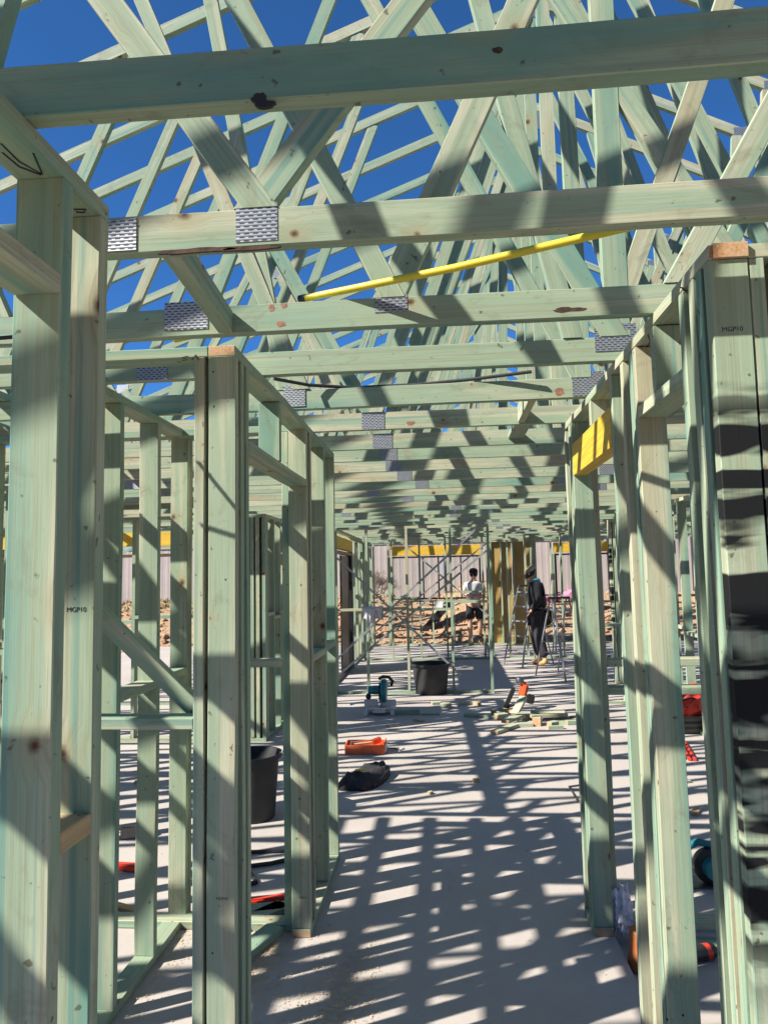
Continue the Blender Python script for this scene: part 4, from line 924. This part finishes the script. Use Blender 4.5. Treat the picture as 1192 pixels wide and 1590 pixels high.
# ------------------------------------------------------------------ people
def skin_mesh(name, nodes, edges, mat, parent, sub=2, root=0):
    me = bpy.data.meshes.new(name); me.from_pydata([n[0] for n in nodes], edges, [])
    o = bpy.data.objects.new(name, me); COL.objects.link(o)
    md = o.modifiers.new('Skin', 'SKIN'); md.use_smooth_shade = True
    for i, n in enumerate(nodes):
        r_ = n[1]; me.skin_vertices[0].data[i].radius = (r_, r_) if isinstance(r_, float) else r_
        me.skin_vertices[0].data[i].use_root = (i == root)
    s_ = o.modifiers.new('Sub', 'SUBSURF'); s_.levels = sub; s_.render_levels = sub
    dg = bpy.context.evaluated_depsgraph_get(); nm = bpy.data.meshes.new_from_object(o.evaluated_get(dg))
    bpy.data.objects.remove(o); nm.name = name
    return link(name, nm, mat, parent, None, True)
def person(label, loc, head, pose):
    """pose gives joints in a body frame: x = the person's left, y = forward, z = up"""
    t = empty('person', label, 'person', loc); rz = rotz(head)
    V_ = lambda p: tuple(rz @ Vector(p))
    nodes = []; edges = []
    def chain(start, items):
        last = start
        for p_, r_ in items:
            nodes.append((V_(p_), r_)); edges.append((last, len(nodes)-1)); last = len(nodes)-1
        return last
    J = pose
    nodes.append((V_(J['pelvis']), .12)); 
    ch = chain(0, [(J['belly'], .115), (J['chest'], .13), (J['neckb'], .075)])
    hd = chain(ch, [(J['neck'], .052), (J['chin'], .068), (J['head'], .092), (J['crown'], .075)])
    for s, sd in (('L', 1), ('R', -1)):
        wr = chain(ch-1, [(J['sh'+s], .062), (J['el'+s], .042), (J['wr'+s], .026)])
        hand = Vector(J['ha'+s]); wv = Vector(J['wr'+s]); u = (hand-wv).normalized(); side_ = u.cross(Vector((0, 1, 0)) if abs(u.y) < .8 else Vector((1, 0, 0))).normalized()
        pm = chain(wr, [(tuple(wv+u*.05), (.036, .018)), (tuple(wv+u*.085), (.034, .014))])
        for k, ln in enumerate((.065, .078, .072, .056)):
            off = side_*((k-1.5)*.019); b0 = wv+u*.095+off
            curl = Vector((0, 1, 0)).cross(side_)*.0 + u.cross(side_)*.018
            chain(pm, [(tuple(b0), .009), (tuple(b0+u*ln*.5), .0085), (tuple(b0+u*ln*.95+curl), .007)])
        tb = wv+u*.03+side_*-.035; chain(pm-1, [(tuple(tb), .011), (tuple(tb+u*.045-side_*.015), .009)])
        an = chain(0, [(J['hip'+s], .098), (J['kn'+s], .058), (J['cf'+s], .056), (J['an'+s], .036)])
        a0 = Vector(J['an'+s]); f_ = Vector(J['ft'+s]); chain(an, [(tuple(f_), .032)])
    skin_mesh('body', nodes, edges, SKIN, t)
    return t, V_, J
def sleeve(name, t, V_, pts, mat, edges=None):
    n = [(V_(p_), r_) for p_, r_ in pts]; e = edges or [(i, i+1) for i in range(len(n)-1)]
    return skin_mesh(name, n, e, mat, t)
def boots(t, V_, J, mat):
    for s in 'LR':
        a_ = Vector(J['an'+s]); f_ = Vector(J['ft'+s]); heel = a_+(a_-f_).normalized()*.04; heel.z = .05
        sleeve('boot', t, V_, [((a_.x, a_.y, .16), .058), ((a_.x, a_.y, .07), .056), (tuple((a_+f_)/2*Vector((1, 1, 0)).x if False else ((a_.x+f_.x)/2, (a_.y+f_.y)/2, .055)), .05), ((f_.x, f_.y, .045), .044)], mat)
def face(t, V_, J, hat, brim, hair):
    h_ = Vector(J['head']); c_ = Vector(J['chin']); fw = Vector(J['look']).normalized(); up_ = (Vector(J['crown'])-c_).normalized(); sd_ = fw.cross(up_).normalized()
    m = MB(); n_ = h_+fw*.098-up_*.035; m.ball(V_(n_), (.013, .013, .02), 10); m.build('nose', SKIN, t, True)
    for s in (-1, 1):
        m = MB(); m.ball(V_(h_+fw*.088+sd_*s*.033-up_*.01), (.011, .011, .008), 10); m.build('eye', INK, t, True)
        m = MB(); m.ball(V_(h_+sd_*s*.092-up_*.02), (.012, .018, .028), 10); m.build('ear', SKIN, t, True)
    m = MB(); m.ball(V_(h_+fw*.085-up_*.068), (.02, .012, .006), 10); m.build('mouth', plain('lip', (.35, .13, .11), .6), t, True)
    m = MB(); rot = Matrix((Vector(V_(sd_)), Vector(V_(fw)), Vector(V_(up_)))).transposed()
    m.ball(V_(h_-fw*.02-up_*.01), (.098, .100, .105), 16, rot); m.build('hair', hair, t, True)
    m = MB(); m.lathe(V_(h_-fw*.005+up_*.015), [(.104, 0), (.106, .03), (.095, .07), (.06, .10), (.015, .112)], 24, rot); m.build('cap', hat, t, True)
    m = MB(); b = bmesh.new(); pts_ = [(math.sin(a)*.085, .07+math.cos(a)*.11) for a in [R(-75+15*i) for i in range(11)]]
    lo = [b.verts.new((x, y, -.004-.018*(x/.085)**2)) for x, y in pts_]; hi = [b.verts.new((x, y, .003-.018*(x/.085)**2)) for x, y in pts_]
    n0 = len(lo); b.faces.new(lo[::-1]); b.faces.new(hi)
    for i in range(n0): b.faces.new((lo[i], lo[(i+1) % n0], hi[(i+1) % n0], hi[i]))
    b.transform(Matrix.Translation(V_(h_+up_*.02)) @ rot.to_4x4()); m._add(b); m.build('cap_brim', brim, t, True)
# man looking down, side on, facing left
p = onz(838, 1033); base = dict(
    pelvis=(0, 0, .96), belly=(0, .01, 1.12), chest=(0, .03, 1.34), neckb=(0, .03, 1.49), neck=(0, .07, 1.545), chin=(0, .135, 1.58), head=(0, .125, 1.665), crown=(0, .10, 1.755), look=(0, 1, -.45),
    shL=(.19, .03, 1.42), elL=(.24, .02, 1.14), wrL=(.22, .16, .95), haL=(.21, .22, .87),
    shR=(-.19, .02, 1.42), elR=(-.25, -.02, 1.14), wrR=(-.23, .13, .97), haR=(-.22, .19, .89),
    hipL=(.10, 0, .88), knL=(.13, .06, .50), cfL=(.13, .04, .36), anL=(.13, .0, .10), ftL=(.15, .15, .04),
    hipR=(-.10, 0, .88), knR=(-.12, -.0, .50), cfR=(-.12, -.04, .36), anR=(-.13, -.10, .10), ftR=(-.15, .05, .04))
t, V_, J = person('man in black work clothes and tan cap looking down, tool belt at his waist', (p.x, p.y, 0), R(82), base)
sleeve('shirt', t, V_, [((0, 0, .98), 0.191), ((0, .01, 1.14), 0.185), ((0, .03, 1.34), 0.210), ((0, .03, 1.47), 0.141), ((.19, .03, 1.42), 0.108), ((.24, .02, 1.14), 0.076), ((.22, .15, .98), 0.053), ((-.19, .02, 1.42), 0.108), ((-.25, -.02, 1.14), 0.076), ((-.23, .12, 1.0), 0.053)], CLBLK,
       [(0, 1), (1, 2), (2, 3), (2, 4), (4, 5), (5, 6), (2, 7), (7, 8), (8, 9)])
sleeve('trousers', t, V_, [((0, 0, .98), 0.191), ((.10, 0, .86), 0.150), ((.13, .05, .5), 0.105), ((.13, .02, .3), 0.099), ((.13, .0, .14), 0.089), ((-.10, 0, .86), 0.150), ((-.12, 0, .5), 0.105), ((-.12, -.05, .3), 0.099), ((-.13, -.09, .14), 0.089)], CLNAVY,
       [(0, 1), (1, 2), (2, 3), (3, 4), (0, 5), (5, 6), (6, 7), (7, 8)])
boots(t, V_, J, BOOT); face(t, V_, J, CAPTAN, CLBLK, CLBLK)
sleeve('hood', t, V_, [((.05, .12, 1.36), .035), ((.06, .06, 1.50), .055), ((0, -.04, 1.52), .06), ((-.06, .06, 1.50), .055), ((-.05, .12, 1.36), .035)], CLBLUE)
m = MB(); m.lathe(V_((0, 0, .985)), [(.195, -.035), (.20, -.03), (.20, .03), (.195, .035)], 28, rotz(R(82)), 1.08, .95); m.build('tool_belt', BLKPL, t, True)
for x_, y_, s in ((.20, -.02, 1.0), (-.21, -.03, 1.0), (-.14, -.17, .9), (.13, -.17, .9)):
    MB().box(V_((x_, y_, .87)), (.16*s, .15*s, .28*s), rotz(R(82)+x_), .025).build('pouch', BLKFAB, t, True)
MB().tube([V_((-.22, -.16, .93)), V_((-.25, -.30, .70))], .012, 8).build('hammer_handle', STEEL, t)
# far man
p = onz(738, 1001); far_ = dict(base); far_.update(neck=(0, .04, 1.555), chin=(0, .07, 1.595), head=(0, .06, 1.68), crown=(0, .05, 1.77), look=(.1, 1, -.1),
    elL=(.25, .06, 1.17), wrL=(.05, .22, 1.16), haL=(-.03, .24, 1.17), elR=(-.25, .06, 1.17), wrR=(-.06, .24, 1.12), haR=(.02, .26, 1.11), anR=(-.12, -.02, .10), ftR=(-.16, .12, .04), knR=(-.12, .02, .5), cfR=(-.12, 0, .36), knL=(.12, .03, .5), anL=(.12, 0, .1), ftL=(.15, .14, .04))
t, V_, J = person('far man in pale tee, black cap and shorts with arms folded', (p.x, p.y, 0), R(180), far_)
sleeve('tee', t, V_, [((0, 0, .98), .14), ((0, .01, 1.14), .138), ((0, .03, 1.34), .155), ((0, .03, 1.47), .10), ((.19, .03, 1.42), .08), ((.23, .05, 1.24), .06), ((-.19, .02, 1.42), .08), ((-.23, .05, 1.24), .06)], CLTEE,
       [(0, 1), (1, 2), (2, 3), (2, 4), (4, 5), (2, 6), (6, 7)])
sleeve('shorts', t, V_, [((0, 0, .98), .145), ((.10, 0, .86), .115), ((.12, .02, .56), .095), ((-.10, 0, .86), .115), ((-.12, .01, .56), .095)], CLBLK, [(0, 1), (1, 2), (0, 3), (3, 4)])
boots(t, V_, J, BOOT); face(t, V_, J, CLBLK, CLBLK, CLBLK)
for s in 'LR': sleeve('sock', t, V_, [((J['an'+s][0], J['an'+s][1], .24), .05), ((J['an'+s][0], J['an'+s][1], .13), .05)], CLBLK)
